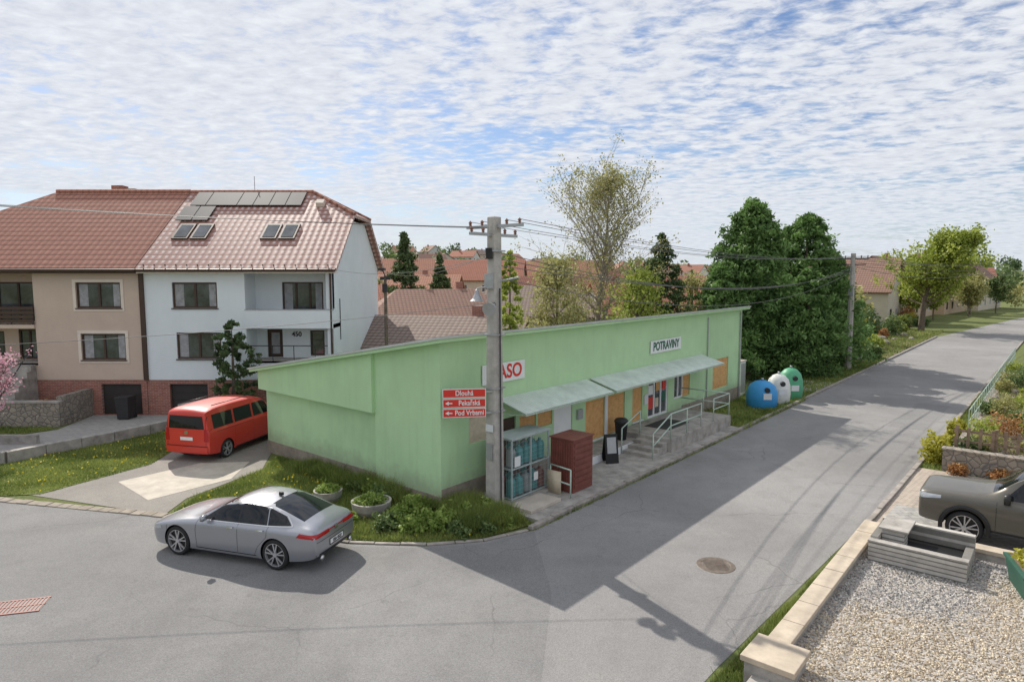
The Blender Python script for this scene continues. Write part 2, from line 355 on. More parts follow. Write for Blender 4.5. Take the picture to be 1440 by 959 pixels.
# ---------------------------------------------------------------- street frame
YAW=math.radians(50); B0=Vector((-2.0,18.2,0)); A_=(math.cos(YAW),math.sin(YAW)); B_=(-math.sin(YAW),math.cos(YAW))
def F(s,w,z=0): return (B0.x+A_[0]*s+B_[0]*w,B0.y+A_[1]*s+B_[1]*w,z)
def F2(l): return [F(*p)[:2] for p in l]
# ---------------------------------------------------------------- ground + roads
mb=MB(); mb.poly([(-4000,-400,0),(4000,-400,0),(4000,5000,0),(-4000,5000,0)],M['ground']); mb.build('ground')
road=[(.5,-2.87),(70,-2.87),(112,-7.6),(170,-18),(172,-25.5),(112,-14.6),(70,-10.0),(14,-9.5),(6,-9.4),(-2.2,-9.05),(-10,-9),(-45,-9),(-45,-3.5),(-13,-3),(-13.6,4),(-17,12),(-32,42),(-25,45),(-20.5,36),(-7.8,10.7),(-5.2,5.6),(-3.1,.1),(-1.94,-1.5),(-.8,-2.4)]
mb=MB(); mb.poly([F(a,b,.006) for a,b in road],M['asph']); mb.build('road')
mb=MB(); mb.poly([F(a,b,.0085) for a,b in [(-1.9,-5.3),(.5,-2.95),(-.85,-2.5),(-2.0,-1.6),(-3.2,0),(-5.3,5.5),(-7.9,10.5),(-13,10),(-12.9,3),(-12.8,-2.5),(-12.5,-7),(-5.4,-7.6)]],M['asph3']); 
mb.poly([F(a,b,.0085) for a,b in [(20,-8.9),(27,-9.0),(27,-7.6),(20,-7.5)]],M['asph3'])
mb.build('road_patch')
mb=MB(); mb.poly([(*p,.012) for p in F2([(-5.2,5.7),(-4.2,6.6),(-1.2,7.6),(.6,9.9),(8,10.2),(8,14),(-1.5,13.2),(-7.2,10.8)])],M['asph2'])
mb.poly([(*p,.018) for p in F2([(-5.0,7.3),(-2.4,7.4),(-1.0,8.8),(-2.2,10.0),(-4.9,9.9)])],M['concl'])
mb.build('driveway')
def kerb(name,pts,w,h,m,L=1.0,z=0):
    mb=MB()
    for i in range(len(pts)-1):
        p=Vector(pts[i]);q=Vector(pts[i+1]);d=q-p;l=d.length;u=(d.x/l,d.y/l);k=max(1,round(l/L))
        for j in range(k):
            hh=h+random.uniform(-.008,.008); o_=random.uniform(-.01,.01)
            mb.ob((p.x,p.y),u,l*j/k+.008,l*(j+1)/k-.008,-w/2+o_,w/2+o_,z,z+hh,m)
    return mb.build(name,None,False,.015)
kerb('kerb',F2([(.5,-2.8),(22,-2.8),(45,-2.8),(70,-2.8)]),.16,.12,M['kerb'])
kerb('kerb',F2([(.45,-2.78),(-.8,-2.33),(-1.9,-1.43),(-3.05,.15),(-4.2,3.0)]),.12,.05,M['kerb'],.6)
kerb('kerb',F2([(-4.2,3.0),(-5.2,5.6),(-7.8,10.7),(-14,23)]),.3,.035,M['plinth'],.35)
kerb('kerb',F2([(6,-9.5),(14,-9.6),(70,-10.1)]),.14,.09,M['kerb'])
mb=MB(); mb.poly([(*p,.105) for p in F2([(1.0,-2.72),(15.2,-2.72),(15.2,0),(1.0,0)])],M['conc'])
mb.poly([F(1.0,-2.72,0),F(1.0,0,0),F(1.0,0,.105),F(1.0,-2.72,.105)],M['conc'])
mb.build('pavement')
e=E('manhole_cover',F(1.62,-7.4)); mb=MB()
mb.lathe((0,0,0),[(0,.012),(.30,.012),(.31,.009),(.33,.009),(.34,.014),(.43,.014),(.44,.007)],M['cast'],28)
for k in range(-4,5): mb.box(-.24,.24,k*.06-.012,k*.06+.012,.012,.018,M['cast'])
mb.build('cover',e)
e=E('drain_grate',(-10.0,12.75,.002),math.radians(15)); mb=MB(); mb.box(-.5,.5,-.3,.3,.006,.012,M['black'])
for k in range(14): mb.box(-.46+k*.07,-.43+k*.07,-.27,.27,.0125,.022,M['rust'])
mb.box(-.5,.5,-.31,-.27,.006,.024,M['rust']); mb.box(-.5,.5,.27,.31,.006,.024,M['rust']); mb.box(-.5,.5,-.015,.015,.013,.024,M['rust']); mb.build('grate',e)
# ---------------------------------------------------------------- SHOP
shop=E('green_shop_building',B0,YAW); LS=22.2; DW=9.6
zt=lambda w:4.78-.173*w
mb=MB(); g=M['green']; P=(0,0);u=(1,0)
H=[(1.15,2.0,1.7,2.5),(2.5,3.3,.12,2.2),(3.5,4.35,1.6,2.15),(4.45,5.25,1.6,2.15),(5.35,6.45,.42,2.12),(7.3,8.6,.55,2.05),(8.75,10.1,.55,2.05),(10.7,11.5,.7,2.3),(12.0,13.8,.62,2.55),(14.4,16.0,1.1,2.5),(18.6,20.5,.95,2.45)]
mb.wall(P,u,LS,0,zt(0),H,.12,g)
def prismwall(s,w0,w1,z0):
    mb.poly([(s,w1,z0),(s,w0,z0),(s,w0,zt(w0)),(s,w1,zt(w1))],g)
prismwall(0,0,2.9,0); prismwall(-.12,2.9,DW,2.45)
mb.poly([(.2,DW,0),(.2,2.9,0),(.2,2.9,2.45),(.2,DW,2.45)],g)
mb.poly([(0,2.9,0),(.2,2.9,0),(.2,2.9,2.45),(0,2.9,2.45)],g)
mb.poly([(-.12,2.9,2.45),(-.12,DW,2.45),(.2,DW,2.45),(.2,2.9,2.45)],g)
mb.poly([(-.12,2.9,2.45),(0,2.9,2.45),(0,2.9,zt(2.9)),(-.12,2.9,zt(2.9))],g)
mb.poly([(LS,0,0),(LS,DW,0),(LS,DW,zt(DW)),(LS,0,zt(0))],g)
mb.poly([(-.12,DW,2.45),(0.2,DW,2.45),(.2,DW,zt(DW)),(-.12,DW,zt(DW))],g)
mb.poly([(LS,DW,0),(.2,DW,0),(.2,DW,zt(DW)),(LS,DW,zt(DW))],g)
mb.build('walls',shop)
mb=MB()
mb.ob(P,u,0.0,2.45,.003,.03,0,.62,M['plinth']); mb.ob(P,u,3.35,5.3,.003,.03,0,.5,M['plinth'])
mb.ob(P,u,15.2,22.2,.003,.03,0,.7,M['plinth'])
mb.box(-.03,-.003,-.03,2.9,0,.40,M['plinth']); mb.box(.17,.197,2.9,DW,0,.45,M['plinth']); mb.build('plinth',shop)
mb=MB()
def slab(s0,s1,w0,w1,dz0,dz1,m):
    zz=lambda w:4.78-.173*w
    mb.hexa([(s0,w0,zz(w0)+dz0),(s1,w0,zz(w0)+dz0),(s1,w1,zz(w1)+dz0),(s0,w1,zz(w1)+dz0),(s0,w0,zz(w0)+dz1),(s1,w0,zz(w0)+dz1),(s1,w1,zz(w1)+dz1),(s0,w1,zz(w1)+dz1)],m)
slab(-.3,LS+.3,-.3,DW+.3,.003,.10,g); slab(-.34,LS+.34,-.34,DW+.34,.103,.16,M['flash']); slab(-.26,LS+.26,-.26,DW+.26,.162,.175,M['roofmem'])
mb.build('roof',shop)
mb=MB(); fl=[M['plyl'],M['brown'],M['ply'],M['ply'],M['white'],M['ply'],M['ply'],M['ply'],None,None,M['ply']]
for h,m in zip(H,fl):
    if m:
        mb.ob(P,u,h[0],h[1],-.11,-.05,h[2],h[3],m)
        if m is M['ply']:
            for zz in (h[2]+.1,h[3]-.14): mb.ob(P,u,h[0]+.03,h[1]-.03,-.048,-.03,zz,zz+.05,M['ply'])
for h in H[5:8]: mb.ob(P,u,h[0]-.04,h[1]+.04,-.02,.07,h[2]-.05,h[2]-.004,M['offw'])
mb.ob(P,u,H[4][0],H[4][0]+.06,-.049,-.03,H[4][2],H[4][3],M['offw'])
mb.win(P,u,H[8],.08,M['white'],M['glass'],2,.08)
for a,b,c,d,m in((12.1,12.5,1.0,1.5,'red'),(12.12,12.5,1.6,2.0,'white'),(12.75,13.1,1.7,2.1,'ply'),(13.3,13.6,1.2,1.6,'dgreen'),(12.72,13.0,1.0,1.4,'plyl'),(12.12,12.45,2.1,2.4,'plyl'),(13.35,13.65,1.7,2.1,'red'),(12.8,13.05,2.2,2.45,'white'),(13.3,13.65,2.2,2.4,'ply')): mb.ob(P,u,a,b,-.06,-.04,c,d,M[m])
mb.win(P,u,(14.4,15.3,1.1,2.5),.08,M['white'],M['glass'],1); mb.ob(P,u,15.3,16.0,-.1,-.05,1.1,2.5,M['ply'])
mb.ob(P,u,8.58,8.77,.003,.04,.5,2.1,M['offw'])
mb.ob(P,u,11.62,11.9,.003,.06,1.3,1.7,M['offw']); mb.cyl((17.8,-.05,.7),(17.8,-.05,4.6),.03,.03,M['steel'],8); mb.cyl((21.9,-.07,.1),(21.9,-.07,4.7),.045,.045,M['steel'],8)
mb.box(6.7,7.0,-.09,-.003,1.5,1.85,M['steel'])
mb.build('openings',shop)
mb=MB()
for s0,s1,o in((2.4,7.35,1.15),(7.55,17.2,1.15)):
    n=int((s1-s0)/.06)
    vs=[];fs=[]
    for i in range(n+1):
        s=s0+(s1-s0)*i/n; dz=.016*(i%2)
        vs+=[(s,-.005,2.88+dz),(s,-o,2.55+dz),(s,-.005,2.868+dz),(s,-o,2.538+dz)]
    for i in range(n):
        a=i*4;b=a+4; fs+=[(a,a+1,b+1,b),(a+2,b+2,b+3,a+3),(a+1,a+3,b+3,b+1)]
    mb.add(vs,fs,M['canopy'])
    mb.box(s0,s1,-o,-o+.04,2.49,2.53,M['rail'])
    k=int((s1-s0)/1.2)
    for i in range(k+1):
        s=s0+.03+(s1-s0-.06)*i/k; mb.cyl((s,-.02,2.4),(s,-o+.03,2.50),.015,.015,M['rail'],6); mb.cyl((s,-.02,2.84),(s,-o+.03,2.52),.015,.015,M['rail'],6)
mb.build('canopy',shop)
sg=E('butcher_sign'); sg.location=F(2.68,-.03,3.68); sg.rotation_euler=(0,0,YAW)
mb=MB(); mb.box(-1.0,1.0,-.03,.0,-.30,.30,M['white']); mb.build('panel',sg,False,.01)
text('lettering','MASO',.60,M['red'],sg,(.05,-.036,0),sx=.98,bold=.012)
sg=E('grocery_sign'); sg.location=F(13.45,-.03,3.63); sg.rotation_euler=(0,0,YAW)
mb=MB(); mb.box(-1.4,1.4,-.03,.0,-.27,.27,M['white']); mb.build('panel',sg,False,.01)
text('lettering','POTRAVINY',.5,M['dgreen'],sg,(0,-.036,0),sx=.88,bold=.014)
pf=E('concrete_platform',B0,YAW); mb=MB()
mb.box(5.5,9.48,-.95,-.001,.1,.42,M['conc'])
for i in range(10): mb.box(5.49+i*.4,5.88+i*.4,-.975,-.953,.1,.37,M['offw'])
mb.box(9.5,15.1,-2.35,-.001,.1,.60,M['conc']); 
for k in range(3): mb.box(8.3+k*.4,8.7+k*.4-.002,-2.2,-.98,.1,.22+k*.13,M['conc'])
mb.box(1.3,3.4,-1.5,-.3,.106,.17,M['conc']); mb.box(1.2,2.6,-2.3,-1.5,.106,.2,M['concl'])
mb.box(10.8,12.6,-1.6,-.5,.601,.615,M['dark'])
mb.build('slab',pf,False,.015)
rl=E('handrail',B0,YAW); mb=MB(); r=.024
def tube(*pts):
    for a,b in zip(pts[:-1],pts[1:]): mb.cyl(a,b,r,r,M['rail'],8)
w=-2.28
tube((8.2,w,.1),(8.2,w,1.05),(9.55,w,1.55),(12.2,w,1.55),(12.2,w,.6)); tube((8.2,w,.6),(9.55,w,1.1),(12.2,w,1.1)); tube((9.55,w,.6),(9.55,w,1.55)); tube((10.9,w,.6),(10.9,w,1.55))
tube((13.4,w,.6),(13.4,w,1.55),(15.05,w,1.55),(15.05,w,.6)); tube((13.4,w,1.1),(15.05,w,1.1)); tube((15.05,w,1.55),(15.05,-.05,1.55)); tube((15.05,w,1.1),(15.05,-.05,1.1)); tube((15.05,-1.1,.6),(15.05,-1.1,1.55))
tube((8.2,-1.0,.1),(8.2,-1.0,1.05),(9.55,-1.0,1.5),(9.55,-1.0,.6))
mb.build('tubes',rl,True)
cg=E('gas_bottle_cage',B0,YAW); mb=MB(); x0,x1,y0,y1,z0,z1=1.55,3.3,-1.3,-.55,.19,1.95; st2=mat('cage_paint_mat',(.5,.57,.56),.5,.2,.1,5)
for x in(x0,(x0+x1)/2,x1):
    for y in(y0,y1): mb.box(x-.02,x+.02,y-.02,y+.02,z0-.02,z1,st2)
for z in(z0,(z0+z1)/2,z1-.03):
    mb.box(x0,x1,y0-.022,y0+.018,z,z+.035,st2); mb.box(x0,x1,y1-.018,y1+.022,z,z+.035,st2)
    for x in (x0,x1): mb.box(x-.022,x+.022,y0+.03,y1-.03,z+.002,z+.03,st2)
mb.box(x0-.05,x1+.05,y0-.06,y1+.05,z1+.01,z1+.04,st2); mb.box(x0,x1,y0+.04,y1-.03,(z0+z1)/2-.03,(z0+z1)/2-.005,st2)
n=26
for i in range(n): x=x0+(x1-x0)*i/n; mb.box(x-.002,x+.002,y0-.012,y0-.007,z0,z1,st2)
for i in range(12): y=y0+(y1-y0)*i/12; mb.box(x0-.012,x0-.007,y-.002,y+.002,z0,z1,st2)
for i in range(14): z=z0+(z1-z0)*i/14; mb.box(x0,x1,y0-.02,y0-.015,z-.002,z+.002,st2)
for lv in(z0+.04,(z0+z1)/2+.04):
    for i in range(5):
        for j in range(2):
            c=(x0+.2+i*.34,y0+.2+j*.34,lv); m=random.choice([M['gbott'],M['gbott'],M['gbott2'],M['rust']])
            mb.lathe(c,[(0,0),(.13,0),(.145,.03),(.145,.42),(.12,.5),(.05,.54),(.05,.6),(0,.6)],m,14)
mb.box(x0+.1,x0+.36,y0-.03,y0-.024,z0+.95,z0+1.25,M['white']); mb.box(x0+1.0,x0+1.2,y0-.03,y0-.024,z0+.35,z0+.6,M['white'])
mb.build('cage',cg)
lk=E('metal_locker',B0,YAW); mb=MB(); mb.box(3.35,4.4,-2.2,-1.35,.12,1.72,M['rust']); mb.box(3.31,4.44,-2.24,-1.31,1.722,1.76,M['rust'])
for i in range(9): mb.box(3.325,3.347,-2.17+i*.09,-2.12+i*.09,.2,1.65,M['rust'])
for i in range(8): mb.box(3.4,4.36,-2.225,-2.203,.25+i*.18,.37+i*.18,M['rust'])
mb.build('cabinet',lk,False,.006)
lk=E('cart_rail',B0,YAW); mb=MB(); tube((3.0,-2.35,.1),(3.0,-2.35,.95),(3.15,-1.5,.95),(3.15,-1.5,.1)); tube((3.0,-2.35,.5),(3.15,-1.5,.5)); mb.box(3.05,3.08,-1.95,-1.45,.12,.8,M['plyl']); mb.build('tubes',lk,True)
ab=E('a_board_sign',F(7.0,-1.25,.105),YAW-.6); mb=MB()
mb.hexa([(-.24,-.22,0),(.24,-.22,0),(.24,-.19,0),(-.24,-.19,0),(-.24,-.03,1.0),(.24,-.03,1.0),(.24,0,1.0),(-.24,0,1.0)],M['black']); mb.hexa([(-.24,.2,0),(.24,.2,0),(.24,.23,0),(-.24,.23,0),(-.24,.0,1.0),(.24,.0,1.0),(.24,.03,1.0),(-.24,.03,1.0)],M['black'])
mb.hexa([(-.17,-.16,.35),(.17,-.16,.35),(.17,-.13,.35),(-.17,-.13,.35),(-.17,-.065,.9),(.17,-.065,.9),(.17,-.04,.9),(-.17,-.04,.9)],M['steel']); mb.build('boards',ab)
tb=E('trash_bin',F(9.0,-.5,.42),0); mb=MB(); mb.lathe((0,0,0),[(0,0),(.2,0),(.25,.65),(.27,.66),(.27,.72),(.2,.8),(0,.83)],M['dark'],18); mb.build('bin',tb,True)
# ---------------------------------------------------------------- utility pole
def wire(mb,p,q,sag,r=.011,n=14):
    p=Vector(p);q=Vector(q);pr=p
    for i in range(1,n+1):
        t=i/n; c=p.lerp(q,t); c.z-=sag*4*t*(1-t); mb.cyl(pr,c,r,r,M['wire'],5,False); pr=c
pp=F(1.1,-1.05); pole=E('utility_pole',pp,YAW)
mb=MB(); mb.cyl((0,0,-.1),(0,0,8.25),.28,.20,M['polec'],4,True,math.pi/4)
mb.build('shaft',pole,False,.03)
mb=MB()
mb.box(-.06,.06,-1.0,1.0,7.95,8.03,M['steel']); mb.box(-.95,.95,-.05,.05,7.72,7.8,M['steel'])
ins=mat('insulator_mat',(.25,.12,.08),.2,0,.1,4)
for t in(-.9,-.45,.45,.9):
    mb.lathe((0,t,8.03),[(.02,0),(.05,.03),(.03,.06),(.055,.09),(.03,.13),(0,.16)],ins,10); mb.lathe((t,0,7.8),[(.02,0),(.05,.03),(.03,.06),(.055,.09),(.03,.13),(0,.16)],ins,10)
for k in range(6): mb.cyl((-.23,-.1+.04*k,7.4),(-.2,-.1+.04*k,7.1),.02,.02,M['dark'],6)
mb.box(-.28,-.14,-.12,.12,6.3,6.7,M['steel']); mb.cyl((0,-.2,6.5),(.15,-.75,6.6),.025,.025,M['steel'],8); mb.cyl((-.2,0,6.35),(-.45,.25,6.3),.02,.02,M['steel'],8)
mb.lathe((-.38,.3,5.95),[(0,.35),(.05,.3),(.07,.2),(.14,.06),(.2,0),(.18,.0),(0,.1)],M['steel'],14)
mb.cyl((-.25,-.2,5.85),(-.62,-.35,5.75),.05,.19,M['steel'],14); mb.cyl((-.15,-.1,5.85),(-.25,-.2,5.85),.07,.05,M['dark'],10)
for z in(2.85,3.5,5.0,7.3): mb.box(-.22,.22,-.22,.22,z,z+.04,M['steel'])
mb.box(-.235,-.2,-.1,.12,1.5,1.95,M['steel']); mb.cyl((.0,-.24,0),(0,-.2,6.3),.02,.02,M['dark'],6)
mb.box(-.24,-.21,-.13,.13,2.3,2.5,M['offw'])
mb.build('fittings',pole)
sn=E('street_direction_sign',(pp[0]-.24,pp[1]-.22,2.72),math.radians(8)); mb=MB()
for i in range(3):
    z=.02+.275*i; mb.box(-1.2,0.0,-.02,.0,z,z+.25,M['white']); mb.box(-1.18,-.02,-.026,-.021,z+.02,z+.23,M['red'])
mb.box(-1.0,-.95,.002,.03,-.02,.85,M['steel']); mb.box(-.1,.25,.002,.05,.1,.15,M['steel']); mb.box(-.1,.25,.002,.05,.7,.75,M['steel'])
mb.poly([(-1.13,-.028,.42),(-1.03,-.028,.365),(-1.03,-.028,.475)],M['white']); mb.box(-1.03,-.93,-.030,-.0265,.405,.435,M['white'])
mb.poly([(-1.13,-.028,.145),(-1.03,-.028,.09),(-1.03,-.028,.2)],M['white']); mb.box(-1.03,-.93,-.030,-.0265,.13,.16,M['white'])
mb.build('panels',sn)
for i,t in enumerate(['Pod Vrbami','Pekařská','Dlouhá']): text('lettering_%d'%i,t,.2,M['white'],sn,(-.46 if i<2 else -.6,-.03,.02+.275*i+.125),sx=.85,bold=.003)
p2=F(37.8,-1.7); pole2=E('utility_pole',p2,YAW); mb=MB(); mb.cyl((0,0,-.1),(0,0,8.1),.24,.16,M['polec'],8); mb.box(-.06,.06,-1.0,1.0,7.7,7.78,M['dark']); mb.box(-.06,.06,-.8,.8,7.3,7.36,M['dark']); mb.box(-.3,-.06,-.15,.15,5.2,5.8,M['steel'])
for t in(-.9,-.5,.5,.9): mb.lathe((0,t,7.78),[(.02,0),(.05,.05),(.03,.1),(.05,.14),(0,.18)],ins,8)
mb.build('shaft',pole2)
mb=MB()
for k,t in enumerate((-.9,-.45,.45,.9)):
    a=F(1.1,-1.05+t,8.15); b=F(37.8,-1.7+t,7.9); wire(mb,a,b,.55,.009); wire(mb,b,F(84,-6+t,8),.5,.012)
    c=F(1.1+t*.5,-1.05,7.95); wire(mb,c,(-24+t*.2,11.5+t,9.1+.05*k),.3,.0065)
for k in range(3): wire(mb,F(1.1,-1.1,7.3-k*.18),F(37.8,-1.7,7.2-k*.15),1.3-.2*k,.012)
wire(mb,F(37.8,-1.7,7.2),F(84,-6,7.2),.9,.02)
wire(mb,F(37.8,-1.7,7.3),F(60,-14,7),.5,.014); wire(mb,F(37.8,-1.7,7.5),F(58,-16,7.2),.5,.014)
wire(mb,F(1.1,-1.05,5.9),(-24.5,14.5,5.0),.5,.008); wire(mb,F(1.1,-1.05,7.2),(-8.7,30.9,7.0),.4,.008); wire(mb,F(1.1,-1.05,7.3),(-6.4,33,6.8),.4,.008)
wire(mb,F(1.1,-1.05,6.6),F(37.8,-1.7,6.9),1.5,.012)
mb.build('power_lines')
sl=E('street_lamp',(-6.3,33,0)); mb=MB(); mb.cyl((0,0,0),(0,0,6.6),.11,.07,M['bark'],8); mb.cyl((0,0,6.6),(.0,-.7,6.9),.03,.03,M['dark'],8); mb.box(-.15,.15,-1.1,-.6,6.85,6.97,M['dark']); mb.box(-.25,.25,-.06,.06,6.4,6.55,M['dark']); mb.box(-.12,.12,-.2,-.08,5.8,6.2,M['dark']); mb.build('lamp',sl)
# ---------------------------------------------------------------- DUPLEX HOUSES
def roofpart(name,polys,m,parent,th=.16):
    mb=MB()
    for p in polys: mb.poly(p,m)
    o=mb.build(name,parent)
    bm=bmesh.new(); bm.from_mesh(o.data); bmesh.ops.remove_doubles(bm,verts=bm.verts,dist=.001); bmesh.ops.recalc_face_normals(bm,faces=bm.faces); bm.to_mesh(o.data); bm.free()
    s=o.modifiers.new('s','SOLIDIFY'); s.thickness=th; s.offset=-1; return o
wh=E('white_row_house',(-17.3,31,0)); W=8.9
mb=MB(); w=M['whouse']
h1=[(1.4,3.5,5.1,6.3),(1.5,3.6,2.7,3.95)]
mb.wall((0,0),(1,0),4.8,1.7,7.0,h1,.16,w)
for h in h1: mb.win((0,0),(1,0),h,.12,M['brown'],M['glass'],1,.08,M['brown'],1)
mb.wall((4.8,0),(1,0),4.1,1.7,2.6,[],.1,w)
h2=[(1.3,3.3,4.35,6.3),(.5,1.25,2.62,4.0),(2.6,3.3,2.7,3.95)]
mb.wall((4.8,1.3),(1,0),4.1,2.6,7.0,h2,.14,w)
mb.win((4.8,1.3),(1,0),h2[0],.1,M['brown'],M['glass'],2,.08,None,1); mb.win((4.8,1.3),(1,0),h2[1],.1,M['brown'],M['curt'],0,.16); mb.win((4.8,1.3),(1,0),h2[2],.1,M['brown'],M['glass'],0,.08)
mb.poly([(4.8,0,2.6),(4.8,1.3,2.6),(4.8,1.3,7),(4.8,0,7)],w)
mb.box(4.801,8.9,.0,1.3,2.5,2.601,M['conc']); mb.box(4.801,8.9,-.12,1.299,4.15,4.34,w); mb.box(4.801,8.9,-.12,-.02,4.342,5.0,w); mb.box(4.801,8.95,-.14,0,5.002,5.05,M['steel'])
mb.box(8.6,8.9,0.0,.3,5.06,7.0,w); mb.box(8.62,8.88,0.01,.25,2.6,4.15,w)
for x in(5.0,6.0,7.0,8.0): mb.cyl((x,.02,2.6),(x,.02,3.3),.02,.02,M['dark'],6)
mb.box(4.85,8.6,0,.03,3.3,3.34,M['dark'])
mb.poly([(W,0,0),(W,10.5,0),(W,10.5,7.0),(W,7.1,9.45),(W,3.4,9.45),(W,0,7.0)],w); mb.poly([(0,10.5,0),(W,10.5,0),(W,10.5,7),(0,10.5,7)],w)
hg=[(1.05,2.85,0.02,1.5)]
mb.wall((0,.02),(1,0),W,0,1.7,hg,.2,M['brickr']); mb.ob((0,.02),(1,0),1.05,2.85,-.2,-.15,0.02,1.5,M['garage'])
for k in range(4): mb.ob((0,.02),(1,0),1.05,2.85,-.149,-.14,.35+k*.35,.36+k*.35,M['black'])
mb.box(-.1,.1,-.1,-.0,1.7,6.7,M['brown'])
mb.cyl((W-.06,-.1,1.0),(W-.06,-.1,6.9),.05,.05,M['brown'],8); mb.cyl((W+.03,1.2,3.5),(W+.03,1.2,5.5),.02,.02,M['dark'],6)
mb.cyl((0,-.55,6.86),(9.2,-.55,6.86),.07,.07,M['brown'],8); mb.box(0,9.2,-.42,0,6.72,6.78,M['cream'])
mb.build('walls',wh)
text('house_number','450',.32,M['dark'],wh,(6.75,1.29,3.75),bold=.01)
k1=.713; zr=lambda y:6.95+(y+.5)*k1; yk=3.36
front=[(0.0,-.5,6.95),(9.25,-.5,6.95),(9.25,yk,9.7),(6.6,5.25,11.05),(0.0,5.25,11.05)]
back=[(x,10.5-y,z) for x,y,z in front]
roofpart('roof',[front,back,[(9.25,yk,9.7),(9.25,10.5-yk,9.7),(6.6,5.25,11.05)]],M['tilew'],wh)
mb=MB()
def onroof(x0,x1,y0,y1,o0,o1,m):
    ny,nz=-k1/math.hypot(1,k1),1/math.hypot(1,k1)
    q=lambda x,y,o:(x,y+ny*o,zr(y)+nz*o)
    mb.hexa([q(x0,y0,o0),q(x1,y0,o0),q(x1,y1,o0),q(x0,y1,o0),q(x0,y0,o1),q(x1,y0,o1),q(x1,y1,o1),q(x0,y1,o1)],m)
for i in range(5): onroof(2.15+i*.84,2.95+i*.84,4.0,5.1,.08,.12,M['pv']) 
for i in range(2): onroof(.55+i*.82,1.33+i*.82,4.0,5.1,.08,.12,M['pv'])
for i in range(2): onroof(.35+i*.82,1.13+i*.82,2.8,3.9,.08,.12,M['pv'])
for x0 in(.75,1.65,5.05,5.95):
    onroof(x0,x0+.78,1.45,2.55,.0,.09,M['brown']); onroof(x0+.1,x0+.68,1.55,2.43,.091,.1,M['glass'])
onroof(7.1,7.5,4.0,4.3,.0,.25,M['cream'])
for i in range(18): onroof(.3+i*.5,.34+i*.5,-.35,-.32,.0,.08,M['brown'])
mb.cyl((0,5.25,11.07),(6.6,5.25,11.07),.12,.12,M['tileb'],8); mb.cyl((9.25,yk,9.72),(6.6,5.25,11.07),.1,.1,M['tileb'],8); mb.cyl((9.25,10.5-yk,9.72),(6.6,5.25,11.07),.1,.1,M['tileb'],8)
mb.cyl((3.2,5.9,10.5),(3.2,5.9,12.0),.02,.02,M['steel'],6)
mb.build('roof_fittings',wh)
bh=E('beige_row_house',(-26.5,31,0)); W2=9.18; w=M['bhouse']; mb=MB()
h1=[(2.0,4.1,5.1,6.3),(2.1,4.2,2.65,3.9)]; X0=4.1
mb.wall((X0,0),(1,0),W2-X0,1.7,7.0,h1,.16,w)
for h in h1:
    mb.win((X0,0),(1,0),h,.12,M['brown'],M['glass'],1,.08,M['brown'],1)
    a,b,c,d=h; mb.ob((X0,0),(1,0),a-.14,a,.002,.03,c-.14,d+.14,M['cream']); mb.ob((X0,0),(1,0),b,b+.14,.002,.03,c-.14,d+.14,M['cream']); mb.ob((X0,0),(1,0),a,b,.002,.03,d,d+.14,M['cream']); mb.ob((X0,0),(1,0),a,b,.002,.03,c-.14,c-.055,M['cream'])
mb.wall((0,0),(1,0),X0,1.7,2.5,[],.1,w)
h2=[(.4,1.6,2.7,3.9),(2.3,3.3,2.52,4.0),(1.4,3.4,4.4,6.3)]
mb.wall((0,1.3),(1,0),X0,2.5,7.0,h2,.14,w)
for h in h2: mb.win((0,1.3),(1,0),h,.1,M['brown'],M['glass'],1,.08)
mb.poly([(X0,0,2.5),(X0,1.3,2.5),(X0,1.3,7),(X0,0,7)],w); mb.box(0,X0-.001,0,1.3,2.4,2.501,M['conc']); mb.box(0,X0-.001,-.1,1.299,4.15,4.32,w)
for k in range(4): mb.box(0,X0-.001,-.1,-.07,4.42+k*.2,4.57+k*.2,M['brown'])
for k in range(5): mb.box(k*1.0,k*1.0+.05,-.068,-.03,4.33,5.2,M['dark'])
mb.box(0,.3,0,.3,4.33,7,w)
mb.poly([(0,0,0),(0,10.5,0),(0,10.5,7.0),(0,7.1,9.45),(0,3.4,9.45),(0,0,7.0)],w); mb.poly([(0,10.5,0),(W2,10.5,0),(W2,10.5,7),(0,10.5,7)],w)
mb.wall((0,.02),(1,0),W2,0,1.7,[(7.0,8.9,.02,1.5)],.2,M['brickr']); mb.ob((0,.02),(1,0),7.0,8.9,-.2,-.15,.02,1.5,M['garage'])
for k in range(9): mb.box(2.6,4.0,-2.6+k*.28,-.0,.0+.27*k,.27+.27*k,M['conc'])
for k in range(8): mb.cyl((2.55,-2.5+k*.35,.3+k*.33),(2.55,-2.5+k*.35,1.2+k*.33),.015,.015,M['dark'],6)
mb.cyl((2.55,-2.5,1.2),(2.55,-.05,3.5),.025,.025,M['dark'],6); mb.cyl((4.05,-2.5,1.2),(4.05,-.05,3.5),.025,.025,M['dark'],6)
mb.cyl((0,-.55,6.86),(W2+.1,-.55,6.86),.07,.07,M['brown'],8); mb.box(0,W2,-.42,0,6.72,6.78,M['brown']); 
mb.build('walls',bh)
f2=[(W2,-.5,6.95),(-.3,-.5,6.95),(-.3,yk,9.7),(2.0,5.25,11.05),(W2,5.25,11.05)]; f2=[(x,y,z+.02) for x,y,z in f2]
roofpart('roof',[f2,[(x,10.5-y,z) for x,y,z in f2],[(-.3,yk,9.72),(-.3,10.5-yk,9.72),(2.0,5.25,11.07)]],M['tileb'],bh)
mb=MB(); mb.cyl((2,5.25,11.1),(W2,5.25,11.1),.12,.12,M['tileb'],8); mb.box(4.6,5.2,5.8,6.4,10,11.5,M['brickr']); mb.box(5.4,5.8,5.9,6.3,10,11.35,M['conc']); mb.build('chimney',bh)
